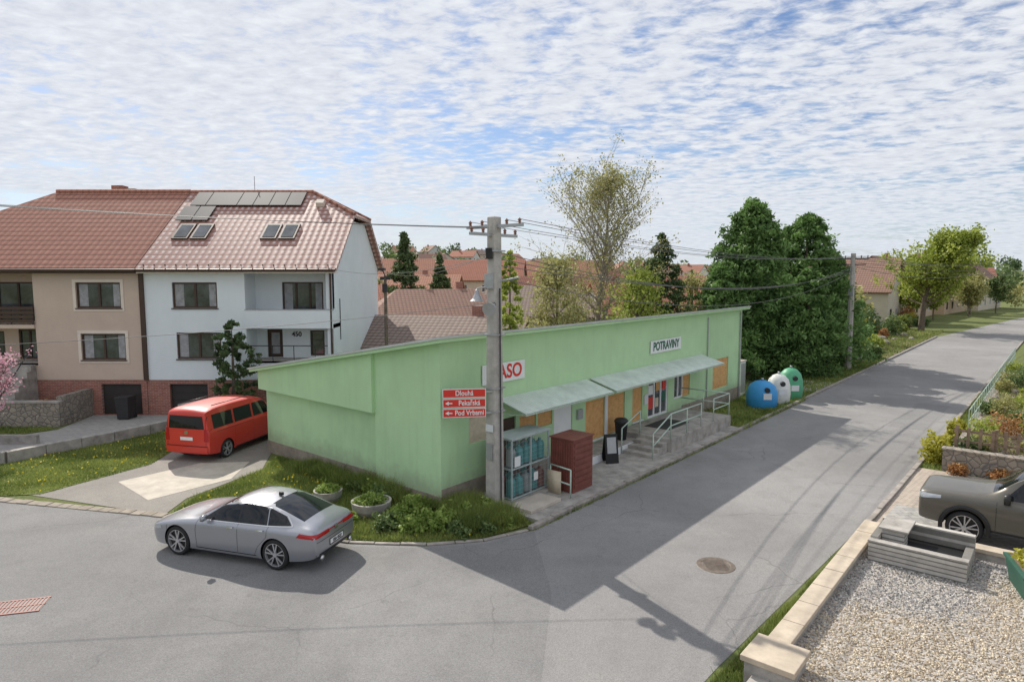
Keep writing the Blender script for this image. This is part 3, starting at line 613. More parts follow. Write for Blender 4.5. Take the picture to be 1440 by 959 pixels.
mb=MB(); mb.poly([(-19.9,31,.012),(-14.2,31,.012),(-15.0,28.2,.012),(-18.2,23.6,.012),(-27,20.8,.012),(-30,23,.012),(-22,25.5,.012),(-19.6,28,.012)],M['paveg']); mb.build('driveway')
kerb('garden_wall',[(-27,20.4),(-18.0,23.0),(-16.0,26.0),(-14.6,28.6)],.28,.42,M['conc'],1.2)
kerb('garden_wall',[(-14.6,28.6),(-13.5,31)],.28,1.0,M['conc'],1.2)
mb=MB(); mb.box(-26,-19.9,28.6,28.9,0,1.05,M['stone']); mb.box(-20.2,-19.9,28.9,31,0,1.3,M['stone']); mb.box(-26.02,-19.88,28.56,28.94,1.052,1.12,M['conc']); mb.build('stone_wall')
mb=MB(); mb.box(-24,-18.8,25.6,25.8,0,.35,M['conc']); mb.build('garden_edging')
e=E('wheelie_bin',(-17.9,30.2,0)); mb=MB(); mb.hexa([(-.25,-.3,.05),(.25,-.3,.05),(.25,.3,.05),(-.25,.3,.05),(-.3,-.36,1.0),(.3,-.36,1.0),(.3,.36,1.0),(-.3,.36,1.0)],M['dark']); mb.box(-.31,.31,-.38,.38,1.0,1.07,M['dark']); mb.cyl((-.28,.3,.1),(.28,.3,.1),.1,.1,M['rubber'],12); mb.build('bin',e)
# ---------------------------------------------------------------- VEHICLES
def apply(o):
    bpy.context.view_layer.update(); me=bpy.data.meshes.new_from_object(o.evaluated_get(bpy.context.evaluated_depsgraph_get())); o.modifiers.clear(); o.data=me
def loft(name,st,paint,parent,arches,wr,lvl=2,c6=.5):
    rings=[]
    for (x,zb,wl,wm,zm,ws,zs,wb,zbt,wt,zr_,zc) in st:
        h=[(0,zb),(wl*.6,zb),(wl,zb+.04),(wm,zm),(ws,zs),(wb,zbt),(wt,zr_),(wt*.5,zr_+(zc-zr_)*.75),(0,zc)]
        rings.append([(x,y,z) for y,z in h]+[(x,-y,z) for y,z in h[-2:0:-1]])
    n=len(rings[0]); v=[p for r in rings for p in r]; f=[]
    for i in range(len(rings)-1):
        for k in range(n): f.append((i*n+k,i*n+(k+1)%n,(i+1)*n+(k+1)%n,(i+1)*n+k))
    f.append(tuple(range(n-1,-1,-1))); f.append(tuple((len(rings)-1)*n+k for k in range(n)))
    me=bpy.data.meshes.new(name); me.from_pydata(v,[],f); me.materials.append(paint); me.materials.append(M['black'])
    bm=bmesh.new(); bm.from_mesh(me); bmesh.ops.recalc_face_normals(bm,faces=bm.faces)
    cl=bm.edges.layers.float.new('crease_edge')
    for e_ in bm.edges:
        a,b=e_.verts[0].index,e_.verts[1].index
        if a//n!=b//n and a%n==b%n and (a%n in(5,n-5)): e_[cl]=.45
        if a//n!=b//n and a%n==b%n and (a%n in(6,n-6)): e_[cl]=c6
        if a//n!=b//n and a%n==b%n and (a%n in(4,n-4)): e_[cl]=.4
        if a//n!=b//n and a%n==b%n and (a%n in(2,n-2)): e_[cl]=.6
    bm.to_mesh(me); bm.free()
    o=link(name,me); s=o.modifiers.new('s','SUBSURF'); s.levels=lvl; s.render_levels=lvl; apply(o)
    for ax in arches:
        for sd in(-1,1):
            m2=MB(); m2.cyl((ax,sd*.55,wr),(ax,sd*1.3,wr),wr*1.12,wr*1.12,M['black'],40); c=m2.build('cutter')
            bm=bmesh.new(); bm.from_mesh(c.data); bmesh.ops.recalc_face_normals(bm,faces=bm.faces); bm.to_mesh(c.data); bm.free()
            b=o.modifiers.new('b','BOOLEAN'); b.object=c; b.operation='DIFFERENCE'; b.solver='EXACT'; 
            try: b.material_mode='TRANSFER'
            except: pass
            apply(o); bpy.data.objects.remove(c)
    for p in o.data.polygons: p.use_smooth=True
    o.data.set_sharp_from_angle(angle=math.radians(40))
    o.parent=parent
    bm=bmesh.new(); bm.from_mesh(o.data); bvh=BVHTree.FromBMesh(bm); bm.free(); return o,bvh
def patch(mb,bvh,ax,sg,q,m,off=.004,nu=10,nv=6):
    g=[]
    for i in range(nu+1):
        for j in range(nv+1):
            a=i/nu;b=j/nv
            c0=[(1-a)*((1-b)*q[0][k]+b*q[3][k])+a*((1-b)*q[1][k]+b*q[2][k]) for k in(0,1)]
            if ax=='y': o=Vector((c0[0],sg*3,c0[1]));d=Vector((0,-sg,0))
            elif ax=='x': o=Vector((-9 if sg<0 else 9,c0[0],c0[1]));d=Vector((-sg,0,0))
            else: o=Vector((c0[0],c0[1],5));d=Vector((0,0,-1))
            h=bvh.ray_cast(o,d)
            if h[0] is None: g.append(None)
            else:
                nn=h[1] if h[1].dot(d)<0 else -h[1]; g.append(h[0]+nn*off)
    idx={};vs=[]
    for k,p in enumerate(g):
        if p is not None: idx[k]=len(vs); vs.append(p)
    fs=[]
    for i in range(nu):
        for j in range(nv):
            ks=[i*(nv+1)+j,(i+1)*(nv+1)+j,(i+1)*(nv+1)+j+1,i*(nv+1)+j+1]
            if all(k in idx for k in ks): fs.append([idx[k] for k in ks])
    mb.add(vs,fs,m)
def seam(mb,bvh,sg,pts,m,w=.008,off=.003,ax='y'):
    for p,q in zip(pts[:-1],pts[1:]):
        d=Vector((q[0]-p[0],q[1]-p[1])).normalized(); n=Vector((-d.y,d.x))*w/2
        patch(mb,bvh,ax,sg,[(p[0]-n.x,p[1]-n.y),(q[0]-n.x,q[1]-n.y),(q[0]+n.x,q[1]+n.y),(p[0]+n.x,p[1]+n.y)],m,off,10,1)
def wheel(name,parent,x,y,r,wd,rim,dark,spokes=5):
    mb=MB(); s=1 if y>0 else -1; e=E(name,(x,y,r)); e.parent=parent
    n=32; prof=[(r*.66,-.5),(r*.9,-.5),(r*.985,-.38),(r,-.25),(r,.25),(r*.985,.38),(r*.9,.5),(r*.77,.5),(r*.76,.42)]
    vs=[];fs=[]
    for rr,t in prof:
        for k in range(n): a=2*math.pi*k/n; vs.append((rr*math.cos(a),t*wd*s,rr*math.sin(a)))
    for i in range(len(prof)-1):
        for k in range(n): fs.append((i*n+k,i*n+(k+1)%n,(i+1)*n+(k+1)%n,(i+1)*n+k))
    mb.add(vs,fs,M['rubber'])
    mb.cyl((0,s*wd*.15,0),(0,s*wd*.2,0),r*.76,r*.76,dark,32)
    vs=[];fs=[]
    for rr,t in((r*.77,.47),(r*.73,.47),(r*.72,.2)):
        for k in range(n): a=2*math.pi*k/n; vs.append((rr*math.cos(a),t*wd*s,rr*math.sin(a)))
    for i in range(2):
        for k in range(n): fs.append((i*n+k,i*n+(k+1)%n,(i+1)*n+(k+1)%n,(i+1)*n+k))
    mb.add(vs,fs,rim)
    for k in range(spokes):
        for dl in(-.13,.13):
            a=2*math.pi*k/spokes+.3; a1=a+dl*.5; a2=a+dl*1.6
            p=Vector((math.cos(a1)*r*.12,0,math.sin(a1)*r*.12)); q=Vector((math.cos(a2)*r*.74,0,math.sin(a2)*r*.74)); d=(q-p).normalized(); nn=Vector((-d.z,0,d.x))*r*.036
            y0,y1=s*wd*.3,s*wd*.44
            mb.hexa([((p-nn).x,y0,(p-nn).z),((q-nn).x,y0,(q-nn).z),((q+nn).x,y0,(q+nn).z),((p+nn).x,y0,(p+nn).z),((p-nn).x,y1,(p-nn).z),((q-nn).x,y1,(q-nn).z),((q+nn).x,y1,(q+nn).z),((p+nn).x,y1,(p+nn).z)],rim)
    mb.cyl((0,s*wd*.25,0),(0,s*wd*.46,0),r*.16,r*.14,rim,16); o=mb.build('wheel_mesh',e); return e
cg_=mat('car_glass_mat',(.012,.014,.016),.05,0,0,1,spec=.45); tail=mat('tail_lamp_mat',(.45,.012,.015),.2,0,.1,9,spec=.6); lens=mat('head_lamp_mat',(.5,.52,.55),.1,.3,.1,9,spec=.8)
chrome=mat('chrome_mat',(.6,.6,.6),.15,.9,0,1); blk=mat('trim_black_mat',(.02,.02,.02),.4,0,0,1); rimm=mat('alloy_mat',(.6,.6,.62),.3,.6,.05,3)
silver=mat('silver_paint_mat',(.36,.37,.40),.30,.6,.02,.8,coat=.8); redp=mat('red_paint_mat',(.62,.045,.03),.4,0,.04,1,coat=.5); bronze=mat('bronze_paint_mat',(.13,.12,.10),.4,.3,.03,1,coat=.45)
car=E('parked_silver_car',(-8.58,16.36,.0085),math.radians(-17.3)); car.scale=(.965,.98,1.0)
st=[(0.0,.30,.55,.64,.42,.62,.55,.56,.60,.42,.62,.63),(.05,.2,.74,.80,.42,.78,.6,.70,.66,.45,.68,.69),(.25,.17,.86,.89,.45,.87,.68,.78,.73,.5,.76,.77),(.6,.17,.90,.935,.5,.925,.76,.84,.81,.58,.84,.86),(1.0,.17,.91,.94,.5,.94,.82,.85,.88,.62,.91,.93),
(1.5,.17,.91,.935,.52,.935,.86,.85,.93,.70,.95,.98),(1.9,.17,.91,.935,.52,.93,.87,.85,.945,.70,1.17,1.20),(2.3,.17,.91,.935,.52,.93,.88,.855,.955,.68,1.345,1.385),(2.7,.17,.91,.935,.52,.93,.89,.855,.96,.665,1.40,1.445),(3.15,.17,.91,.935,.52,.935,.90,.855,.97,.655,1.395,1.44),
(3.6,.17,.91,.94,.52,.94,.91,.85,.985,.64,1.33,1.375),(4.0,.18,.91,.945,.54,.945,.92,.83,1.0,.63,1.215,1.255),(4.4,.22,.90,.935,.56,.92,.92,.80,1.0,.63,1.08,1.11),(4.68,.27,.86,.90,.56,.885,.90,.78,.985,.64,1.01,1.025),(4.80,.32,.80,.85,.56,.84,.84,.74,.91,.62,.93,.94),(4.85,.36,.74,.80,.55,.78,.76,.66,.82,.55,.84,.85)]
body,bv=loft('body',st,silver,car,(.93,3.77),.355,2,.6)
mb=MB()
for sg_ in(-1,1):
    patch(mb,bv,'y',sg_,[(1.66,.955),(2.70,.975),(2.70,1.385),(2.28,1.34)],cg_,.004,14,8); patch(mb,bv,'y',sg_,[(2.75,.976),(3.52,.995),(3.46,1.345),(2.75,1.386)],cg_,.004,14,8); patch(mb,bv,'y',sg_,[(3.55,.996),(4.16,1.025),(3.95,1.19),(3.49,1.338)],cg_,.004,10,6)
    patch(mb,bv,'y',sg_,[(2.70,.975),(2.75,.976),(2.75,1.386),(2.70,1.385)],blk,.004,2,8)
    seam(mb,bv,sg_,[(1.62,.94),(2.7,.962),(3.55,.982),(4.2,1.018)],chrome,.018,.006); seam(mb,bv,sg_,[(4.2,1.022),(3.97,1.2),(3.47,1.358),(2.73,1.398),(2.26,1.35),(1.62,.945)],chrome,.014,.006)
    seam(mb,bv,sg_,[(1.55,.93),(1.5,.7),(1.52,.3)],blk); seam(mb,bv,sg_,[(2.73,.96),(2.72,.3)],blk); seam(mb,bv,sg_,[(3.58,.98),(3.55,.75),(3.3,.5),(3.2,.3)],blk); seam(mb,bv,sg_,[(1.5,.28),(3.25,.28)],blk,.02); seam(mb,bv,sg_,[(.6,.5),(.62,.72)],blk)
    seam(mb,bv,sg_,[(2.42,.86),(2.62,.87)],chrome,.022,.03); seam(mb,bv,sg_,[(3.28,.88),(3.48,.89)],chrome,.022,.03)
    patch(mb,bv,'y',sg_,[(1.35,.17),(3.35,.17),(3.35,.235),(1.35,.235)],blk,.004,10,2)
    patch(mb,bv,'y',sg_,[(4.36,.83),(4.78,.80),(4.80,.885),(4.44,.92)],tail,.006,8,4); patch(mb,bv,'y',sg_,[(.12,.55),(.45,.62),(.42,.68),(.14,.62)],lens,.005,6,4)
    patch(mb,bv,'x',1,[(sg_*.28,.80),(sg_*.86,.79),(sg_*.86,.885),(sg_*.30,.88)],tail,.008,10,4)
    mb.cyl((4.8,sg_*.6,.30),(4.87,sg_*.6,.30),.06,.06,chrome,14)
    mb.hexa([(1.75,sg_*.90,.98),(1.86,sg_*.90,.98),(1.86,sg_*1.06,.97),(1.77,sg_*1.06,.97),(1.73,sg_*.90,1.09),(1.86,sg_*.90,1.09),(1.86,sg_*1.06,1.08),(1.77,sg_*1.06,1.07)],silver)
patch(mb,bv,'z',1,[(1.54,-.66),(1.54,.66),(2.28,.60),(2.28,-.60)],cg_,.004,12,10); patch(mb,bv,'z',1,[(3.42,-.53),(3.42,.53),(4.38,.60),(4.38,-.60)],cg_,.004,14,10)
patch(mb,bv,'x',1,[(-.76,.30),(.76,.30),(.80,.42),(-.80,.42)],blk,.005,12,3); patch(mb,bv,'x',1,[(-.27,.50),(.27,.50),(.27,.61),(-.27,.61)],M['white'],.008,6,2); patch(mb,bv,'x',1,[(-.30,.475),(.30,.475),(.30,.63),(-.30,.63)],blk,.005,6,2)
patch(mb,bv,'x',1,[(-.06,.78),(.06,.78),(.06,.88),(-.06,.88)],chrome,.011,3,3); patch(mb,bv,'x',-1,[(-.5,.33),(.5,.33),(.5,.58),(-.5,.58)],blk,.005,10,4)
seam(mb,bv,1,[(-.78,.70),(.78,.70)],blk,.012,.004,'x'); seam(mb,bv,1,[(-.35,.85),(.35,.85)],tail,.025,.006,'x')
mb.box(3.25,3.37,-.02,.02,1.42,1.49,blk)
mb.build('trim',car,True)
pt=text('plate_text','1BA 4527',.105,blk,car,(4.87,0,.555),rot=(math.pi/2,0,math.pi/2),sx=.9)
for ax in(.93,3.77):
    for s in(-1,1): wheel('wheel_%d'%(ax>2),car,ax,s*.82,.355,.235,rimm,blk,5)
van=E('parked_red_van',(-10.35,27.8,.012),math.radians(-104.5))
st=[(0.0,.32,.6,.72,.5,.70,.7,.62,.78,.45,.80,.82),(.12,.24,.80,.86,.5,.84,.82,.76,.92,.5,.95,.97),(.5,.2,.90,.94,.55,.93,.95,.84,1.04,.65,1.08,1.10),(.95,.2,.92,.95,.6,.95,1.05,.88,1.12,.74,1.2,1.24),(1.4,.2,.93,.955,.6,.955,1.08,.91,1.14,.76,1.62,1.68),(1.75,.2,.93,.955,.6,.955,1.1,.915,1.16,.78,1.85,1.90),(2.3,.2,.93,.955,.6,.955,1.1,.92,1.16,.79,1.90,1.96),(3.3,.2,.93,.955,.6,.955,1.1,.92,1.16,.79,1.91,1.97),(4.4,.22,.93,.955,.6,.955,1.1,.92,1.16,.79,1.90,1.96),(4.72,.27,.92,.945,.6,.945,1.1,.91,1.16,.78,1.87,1.93),(4.87,.30,.91,.935,.6,.935,1.08,.89,1.16,.76,1.79,1.84),(4.9,.34,.88,.91,.6,.91,1.04,.86,1.12,.73,1.73,1.77)]
body,bv=loft('body',st,redp,van,(.95,3.95),.335)
mb=MB()
for sg_ in(-1,1):
    for a,b in((1.55,2.35),(2.45,3.45),(3.55,4.6)): patch(mb,bv,'y',sg_,[(a if a>1.6 else 1.15,1.2),(b,1.2),(b,1.70),(a,1.70)],cg_,.005,12,8)
    seam(mb,bv,sg_,[(2.4,1.75),(2.4,.3)],blk); seam(mb,bv,sg_,[(3.5,1.75),(3.5,.3)],blk); seam(mb,bv,sg_,[(1.3,1.1),(1.35,.3)],blk); seam(mb,bv,sg_,[(2.4,1.08),(4.5,1.08)],blk,.012)
    patch(mb,bv,'y',sg_,[(1.4,.2),(3.5,.2),(3.5,.30),(1.4,.30)],blk,.004,10,2)
    patch(mb,bv,'x',1,[(sg_*.72,.78),(sg_*.90,.78),(sg_*.90,1.22),(sg_*.74,1.22)],tail,.008,5,8)
    mb.hexa([(1.3,sg_*.93,1.15),(1.4,sg_*.93,1.15),(1.4,sg_*1.13,1.15),(1.32,sg_*1.13,1.15),(1.3,sg_*.93,1.4),(1.4,sg_*.93,1.4),(1.4,sg_*1.13,1.4),(1.32,sg_*1.13,1.4)],blk)
    mb.cyl((1.9,sg_*.68,2.0),(4.4,sg_*.68,1.99),.015,.015,blk,6)
patch(mb,bv,'x',1,[(-.74,1.22),(.74,1.22),(.68,1.68),(-.68,1.68)],cg_,.006,12,8); patch(mb,bv,'x',-1,[(-.70,1.25),(.70,1.25),(.64,1.75),(-.64,1.75)],cg_,.006,12,8)
patch(mb,bv,'x',1,[(-.85,.36),(.85,.36),(.87,.58),(-.87,.58)],redp,.03,10,3); patch(mb,bv,'x',1,[(-.26,.80),(.26,.80),(.26,.92),(-.26,.92)],M['white'],.012,4,2); seam(mb,bv,1,[(-.86,.60),(.86,.60)],blk,.02,.006,'x'); patch(mb,bv,'x',1,[(-.07,1.02),(.07,1.02),(.07,1.14),(-.07,1.14)],chrome,.012,3,3)
seam(mb,bv,1,[(.0,1.24),(.35,1.3)],blk,.025,.02,'x'); seam(mb,bv,1,[(-.8,.62),(-.8,1.66)],blk,.01,.008,'x'); seam(mb,bv,1,[(.8,.62),(.8,1.66)],blk,.01,.008,'x')
mb.build('trim',van,True)
for ax in(.95,3.95):
    for s in(-1,1): wheel('wheel_%d'%(ax>2),van,ax,s*.84,.335,.22,rimm,blk,5)
px=F(7.6,-10.6,.02); pu=E('parked_pickup_truck',px,math.radians(-40)); pu.scale=(1.03,1.03,1.08)
st=[(0.0,.45,.74,.82,.62,.82,.88,.74,1.02,.6,1.06,1.07),(.06,.40,.84,.89,.62,.89,.95,.80,1.08,.62,1.12,1.13),(.3,.38,.89,.94,.65,.94,1.0,.85,1.12,.65,1.15,1.17),(.9,.36,.90,.94,.7,.94,1.03,.87,1.14,.68,1.18,1.21),(1.45,.36,.90,.93,.7,.93,1.04,.86,1.15,.70,1.20,1.24),(1.8,.36,.90,.93,.7,.93,1.04,.86,1.16,.70,1.48,1.52),(2.1,.36,.90,.93,.7,.93,1.05,.86,1.17,.69,1.74,1.79),(2.6,.36,.90,.93,.7,.93,1.06,.86,1.17,.69,1.79,1.84),(3.3,.36,.90,.93,.7,.93,1.07,.86,1.17,.68,1.77,1.83),(3.62,.36,.90,.93,.7,.93,1.07,.86,1.16,.66,1.68,1.74),(3.72,.36,.90,.93,.7,.93,1.06,.86,1.12,.66,1.14,1.15),(4.4,.4,.90,.93,.7,.93,1.06,.86,1.12,.66,1.13,1.13),(5.2,.45,.88,.92,.7,.92,1.04,.85,1.11,.66,1.12,1.12),(5.3,.5,.80,.88,.7,.88,.98,.8,1.06,.6,1.07,1.07)]
body,bv=loft('body',st,bronze,pu,(1.0,4.08),.39,2,.7)
mb=MB()
for sg_ in(-1,1):
    patch(mb,bv,'y',sg_,[(1.72,1.19),(2.62,1.21),(2.62,1.70),(2.15,1.70)],cg_,.005,12,8); patch(mb,bv,'y',sg_,[(2.7,1.21),(3.5,1.21),(3.44,1.66),(2.7,1.70)],cg_,.005,12,8)
    for pts in([(1.6,1.12),(1.6,.45)],[(2.66,1.15),(2.66,.45)],[(3.6,1.1),(3.4,.6),(3.4,.45)],[(3.74,1.08),(3.74,.45)]): seam(mb,bv,sg_,pts,blk,.01)
    patch(mb,bv,'y',sg_,[(.04,.92),(.5,1.0),(.5,1.06),(.10,1.04)],lens,.006,8,3); patch(mb,bv,'x',-1,[(sg_*.48,.90),(sg_*.88,.92),(sg_*.86,1.05),(sg_*.46,1.0)],lens,.006,8,3)
    seam(mb,bv,sg_,[(2.3,.98),(2.5,.98)],chrome,.03,.03); mb.hexa([(1.72,sg_*.92,1.15),(1.86,sg_*.92,1.15),(1.86,sg_*1.12,1.15),(1.74,sg_*1.12,1.15),(1.72,sg_*.92,1.36),(1.86,sg_*.92,1.36),(1.86,sg_*1.12,1.36),(1.74,sg_*1.12,1.34)],blk)
    vs=[];fs=[]
    for ax in(1.0,4.08):
        for k in range(15):
            a=math.pi*(k/14*1.1-.05)
            for rr,yy in((.44,.925),(.53,.925),(.53,.96),(.44,.97)): vs.append((ax+math.cos(a)*rr,sg_*yy,.39+math.sin(a)*rr))
        b0=(0 if ax<2 else 60)
        for k in range(14):
            for j in range(4): fs.append((b0+k*4+j,b0+k*4+(j+1)%4,b0+k*4+4+(j+1)%4,b0+k*4+4+j))
    mb.add(vs,fs,blk)
    patch(mb,bv,'y',sg_,[(1.5,.36),(3.6,.36),(3.6,.46),(1.5,.46)],blk,.006,10,2)
    mb.cyl((2.2,sg_*.62,1.88),(3.4,sg_*.62,1.87),.02,.02,M['steel'],6)
patch(mb,bv,'z',1,[(1.5,-.66),(1.5,.66),(2.08,.62),(2.08,-.62)],cg_,.005,12,10); patch(mb,bv,'x',-1,[(-.42,.62),(.42,.62),(.44,1.0),(-.44,1.0)],blk,.008,10,6); patch(mb,bv,'x',-1,[(-.26,.50),(.26,.50),(.26,.61),(-.26,.61)],M['white'],.014,4,2); patch(mb,bv,'x',-1,[(-.8,.46),(.8,.46),(.82,.62),(-.82,.62)],blk,.004,10,3)
mb.build('trim',pu,True); text('side_lettering','4x4',.12,chrome,pu,(2.2,-.955,.88))
for ax in(1.0,4.08):
    for s in(-1,1): wheel('wheel_%d'%(ax>2),pu,ax,s*.82,.39,.25,rimm,blk,6)
# ---------------------------------------------------------------- RIGHT SIDE GARDEN
mb=MB()
def fb(s0,s1,w0,w1,z0,z1,m): mb.box(s0,s1,w0,w1,z0,z1,m)
rt=E('retaining_wall',B0,YAW)
fb(-1.7,5.5,-10.0,-9.72,0,.42,M['conc']); fb(5.2,5.5,-20,-10.003,0,.42,M['conc']); 
fb(-2.5,-1.75,-10.35,-9.6,0,.5,M['conc']); 
for k in range(8): fb(-1.7+k*.9,-1.7+(k+1)*.9-.012,-10.04,-9.66,.425,.52+random.uniform(-.004,.004),M['sand'])
for k in range(11): fb(5.17,5.53,-10.05-(k+1)*.9+.012,-10.05-k*.9,.425,.52+random.uniform(-.004,.004),M['sand'])
fb(-2.55,-1.70,-10.4,-9.55,.502,.60,M['sand'])
mb.build('wall',rt,False,.012)
m,nt,bs,v=base('gravel_mat')
vo=nd(nt,'ShaderNodeTexVoronoi'); vo.inputs['Scale'].default_value=26; nt.links.new(v,vo.inputs[0]); sp=nd(nt,'ShaderNodeSeparateColor'); nt.links.new(vo.outputs[1],sp.inputs[0])
o=mixc(nt,sp.outputs[0],(.14,.13,.12),(.50,.47,.43)); o=mixc(nt,mth(nt,'MULTIPLY',sp.outputs[1],.3),o,(.45,.35,.24)); nt.links.new(o,bs.inputs['Base Color']); bs.inputs['Roughness'].default_value=.9; setbump(nt,bs,vo.outputs[0],-.9,.03); M['gravel']=m
mb=MB(); mb.poly([F(5.2,-10.0,.28),F(-1.7,-10.0,.28),F(-12,-10.0,.28),F(-12,-24,.28),F(5.2,-24,.28)][::-1],M['gravel']); mb.build('gravel_bed')
mb=MB(); mb.box(-12,-2.5,-10.02,-9.75,0,.32,M['conc']); o=mb.build('garden_edging'); o.location=B0; o.rotation_euler=(0,0,YAW)
gs=sample(F2([(5.1,-10.05),(-2.0,-10.05),(-4,-10.4),(-4,-16),(5.1,-20)]),40000)
oc=np.array([(1,0,0),(0,1,0),(-1,0,0),(0,-1,0),(0,0,.8),(0,0,-.8)],float); of=np.array([(0,1,4),(1,2,4),(2,3,4),(3,0,4)])
tan=(gs[:,1]+.5*np.sin(gs[:,0]*1.7)+.25*R.normal(size=len(gs))-.25*(gs[:,0]-6))<11.6
for gsel,mm in((gs[~tan],leafmat('pebble_mat',(.12,.115,.11),(.62,.59,.55),0)),(gs[tan],leafmat('pebble_tan_mat',(.26,.20,.13),(.74,.64,.49),0))):
    N=len(gsel); ang=R.random(N)*6.28; sc=.012+.02*R.random((N,3)); ca,sa=np.cos(ang),np.sin(ang)
    V=oc[None]*sc[:,None,:]; V=np.stack([V[...,0]*ca[:,None]-V[...,1]*sa[:,None],V[...,0]*sa[:,None]+V[...,1]*ca[:,None],V[...,2]],-1); V+=R.normal(size=V.shape)*.003
    V+=np.c_[gsel,np.full(N,.285)][:,None,:]; T=V[:,of].reshape(-1,3,3)
    quadmesh('gravel',T,3,mm,np.repeat(R.random(N),4))
wl=E('garden_well',B0,YAW); mb=MB(); z0=.28
x0,x1,y0,y1=3.5,5.1,-12.0,-10.15
mb.box(x0,x0+.16,y0,y1,z0,.72,M['wbrick']); mb.box(x1-.16,x1,y0,y1,z0,.85,M['wbrick']); mb.box(x0+.161,x1-.161,y1-.16,y1,z0,.80,M['wbrick']); mb.box(x0+.161,x1-.161,y0,y0+.16,z0,.6,M['wbrick'])
mb.box(x0-.02,x0+.18,y0-.02,y1+.02,.722,.76,M['conc']); mb.box(x0+.17,x1-.17,y0+.17,y1-.17,z0,.5,M['black'])
mb.box(x0+.5,x0+.95,y1-.62,y1-.17,.501,.9,M['wbrick']); mb.box(x0+.45,x1-.2,y1-.7,y1-.1,.905,.95,M['conc'])
mb.build('masonry',wl,False,.01)
pb=E('planter_box',F(3.9,-13.1,.28),YAW+.3); mb=MB(); mb.hexa([(-.55,-.28,0),(.55,-.28,0),(.55,.28,0),(-.55,.28,0),(-.65,-.36,.5),(.65,-.36,.5),(.65,.36,.5),(-.65,.36,.5)],M['pgreen']); mb.box(-.68,.68,-.39,.39,.502,.55,M['pgreen']); mb.box(-.6,.6,-.3,.3,.551,.56,M['soil']); mb.build('box',pb)
o=bush('plants',0,0,.5,.6,.3,.14,900,.05,M['l_yel']); o.parent=pb
mb=MB(); mb.poly([(*p,.012) for p in F2([(5.55,-9.42),(13.6,-9.55),(13.6,-22),(5.55,-22)])],M['pave']); mb.build('paved_driveway')
mb=MB(); mb.poly([(*p,.02) for p in F2([(5.7,-9.7),(8.9,-9.8),(8.9,-22),(5.7,-22)])],M['paveg']); mb.build('paving')
sw=E('stone_garden_wall',B0,YAW); mb=MB()
mb.box(13.7,14.05,-22,-10.3,0,.75,M['stone']); mb.box(14.05,40,-10.75,-10.4,0,.5,M['stone']); mb.box(13.66,14.09,-22,-10.26,.752,.80,M['stone']); mb.build('wall',sw)
mb=MB(); mb.poly([F(14.05,-10.75,.6),F(14.05,-24,.9),F(60,-24,1.4),F(40,-10.75,.5)],M['soil']); mb.build('rockery_bed')
P=sample(F2([(14.1,-10.8),(14.1,-17),(38,-16),(38,-10.8)]),500)
for k,(x,y) in enumerate(P[:100]):
    m_=random.choice([M['l_bush'],M['l_rust'],M['l_fresh'],M['l_bush'],M['l_yel'],M['l_spring'],M['l_flow']]); r=random.uniform(.2,.65); bush('garden_shrub',x,y,.6,r,r,r*random.uniform(.45,1.0),700,.05,m_)
mb=MB()
for x,y in P[100:300]:
    r=random.uniform(.08,.28); mb.lathe((x,y,.58),[(r,-.05),(r*random.uniform(.8,1),r*.5),(r*.4,r*.8),(0,r*.8)],M['stone'],6,random.uniform(.7,1.2),random.uniform(.7,1.2))
mb.build('rockery_stones')
grass('ground_cover',np.c_[sample(F2([(14.1,-10.8),(14.1,-22),(38,-18),(38,-10.8)]),20000),np.full(20000,.6)],.16,.02,M['l_grass'])
fn=E('wooden_fence',B0,YAW); mb=MB()
for i in range(34):
    y=-10.6-i*.34; mb.box(14.3,14.34,y-.05,y+.05,.8,1.5+random.uniform(-.04,.04),M['wood'])
for i in range(0,12): y=-10.6-i*1.1; mb.box(14.36,14.46,y-.05,y+.05,.6,1.5,M['wood'])
mb.box(14.342,14.36,-22,-10.5,.95,1.03,M['wood']); mb.box(14.342,14.36,-22,-10.5,1.3,1.38,M['wood'])
mb.build('pickets',fn)
for i in range(9): x,y,_=F(13.5,-10.8-i*1.1); bush('garden_shrub',x,y,0,.3,.3,.22,500,.05,random.choice([M['l_weed'],M['l_bush'],M['l_rust']]))
for s,w,r in((14.6,-10.0,.5),(16.0,-10.15,.35),(19,-10.2,.4)): x,y,_=F(s,w); bush('garden_shrub',x,y,.05,r,r,r*1.1,1300,.06,M['l_yel'])
fn=E('metal_fence',B0,YAW); mb=MB()
for i in range(30): s=18+i*1.0; mb.cyl((s,-10.6,.5),(s,-10.6,1.5),.02,.02,M['rail'],6)
mb.cyl((18,-10.6,1.45),(47,-10.6,1.45),.02,.02,M['rail'],6); mb.cyl((18,-10.6,1.0),(47,-10.6,1.0),.015,.015,M['rail'],6); mb.build('rails',fn)
hut=E('wooden_well_house',F(19,-13.6,.6),YAW+.4); mb=MB(); mb.box(-.6,.6,-.6,.6,0,.9,M['ply']); mb.hexa([(-.9,-.9,.9),(.9,-.9,.9),(.9,.9,.9),(-.9,.9,.9),(-.9,-.05,1.5),(.9,-.05,1.5),(.9,.05,1.5),(-.9,.05,1.5)],M['tileb']); mb.build('hut',hut)
# ---------------------------------------------------------------- planters near corner
for (s,w,r,h) in((-1.45,1.3,.56,.42),(-1.6,3.15,.42,.36)):
    e=E('concrete_planter',F(s,w)); mb=MB(); mb.lathe((0,0,0),[(0,0),(r*.78,0),(r*.95,h*.5),(r,h),(r*.88,h),(r*.86,h-.06),(0,h-.05)],M['conc'],24); mb.build('bowl',e,False); o=bush('plants',0,0,h-.08,r*.75,r*.75,.13,1400,.04,M['l_weed']); o.parent=e
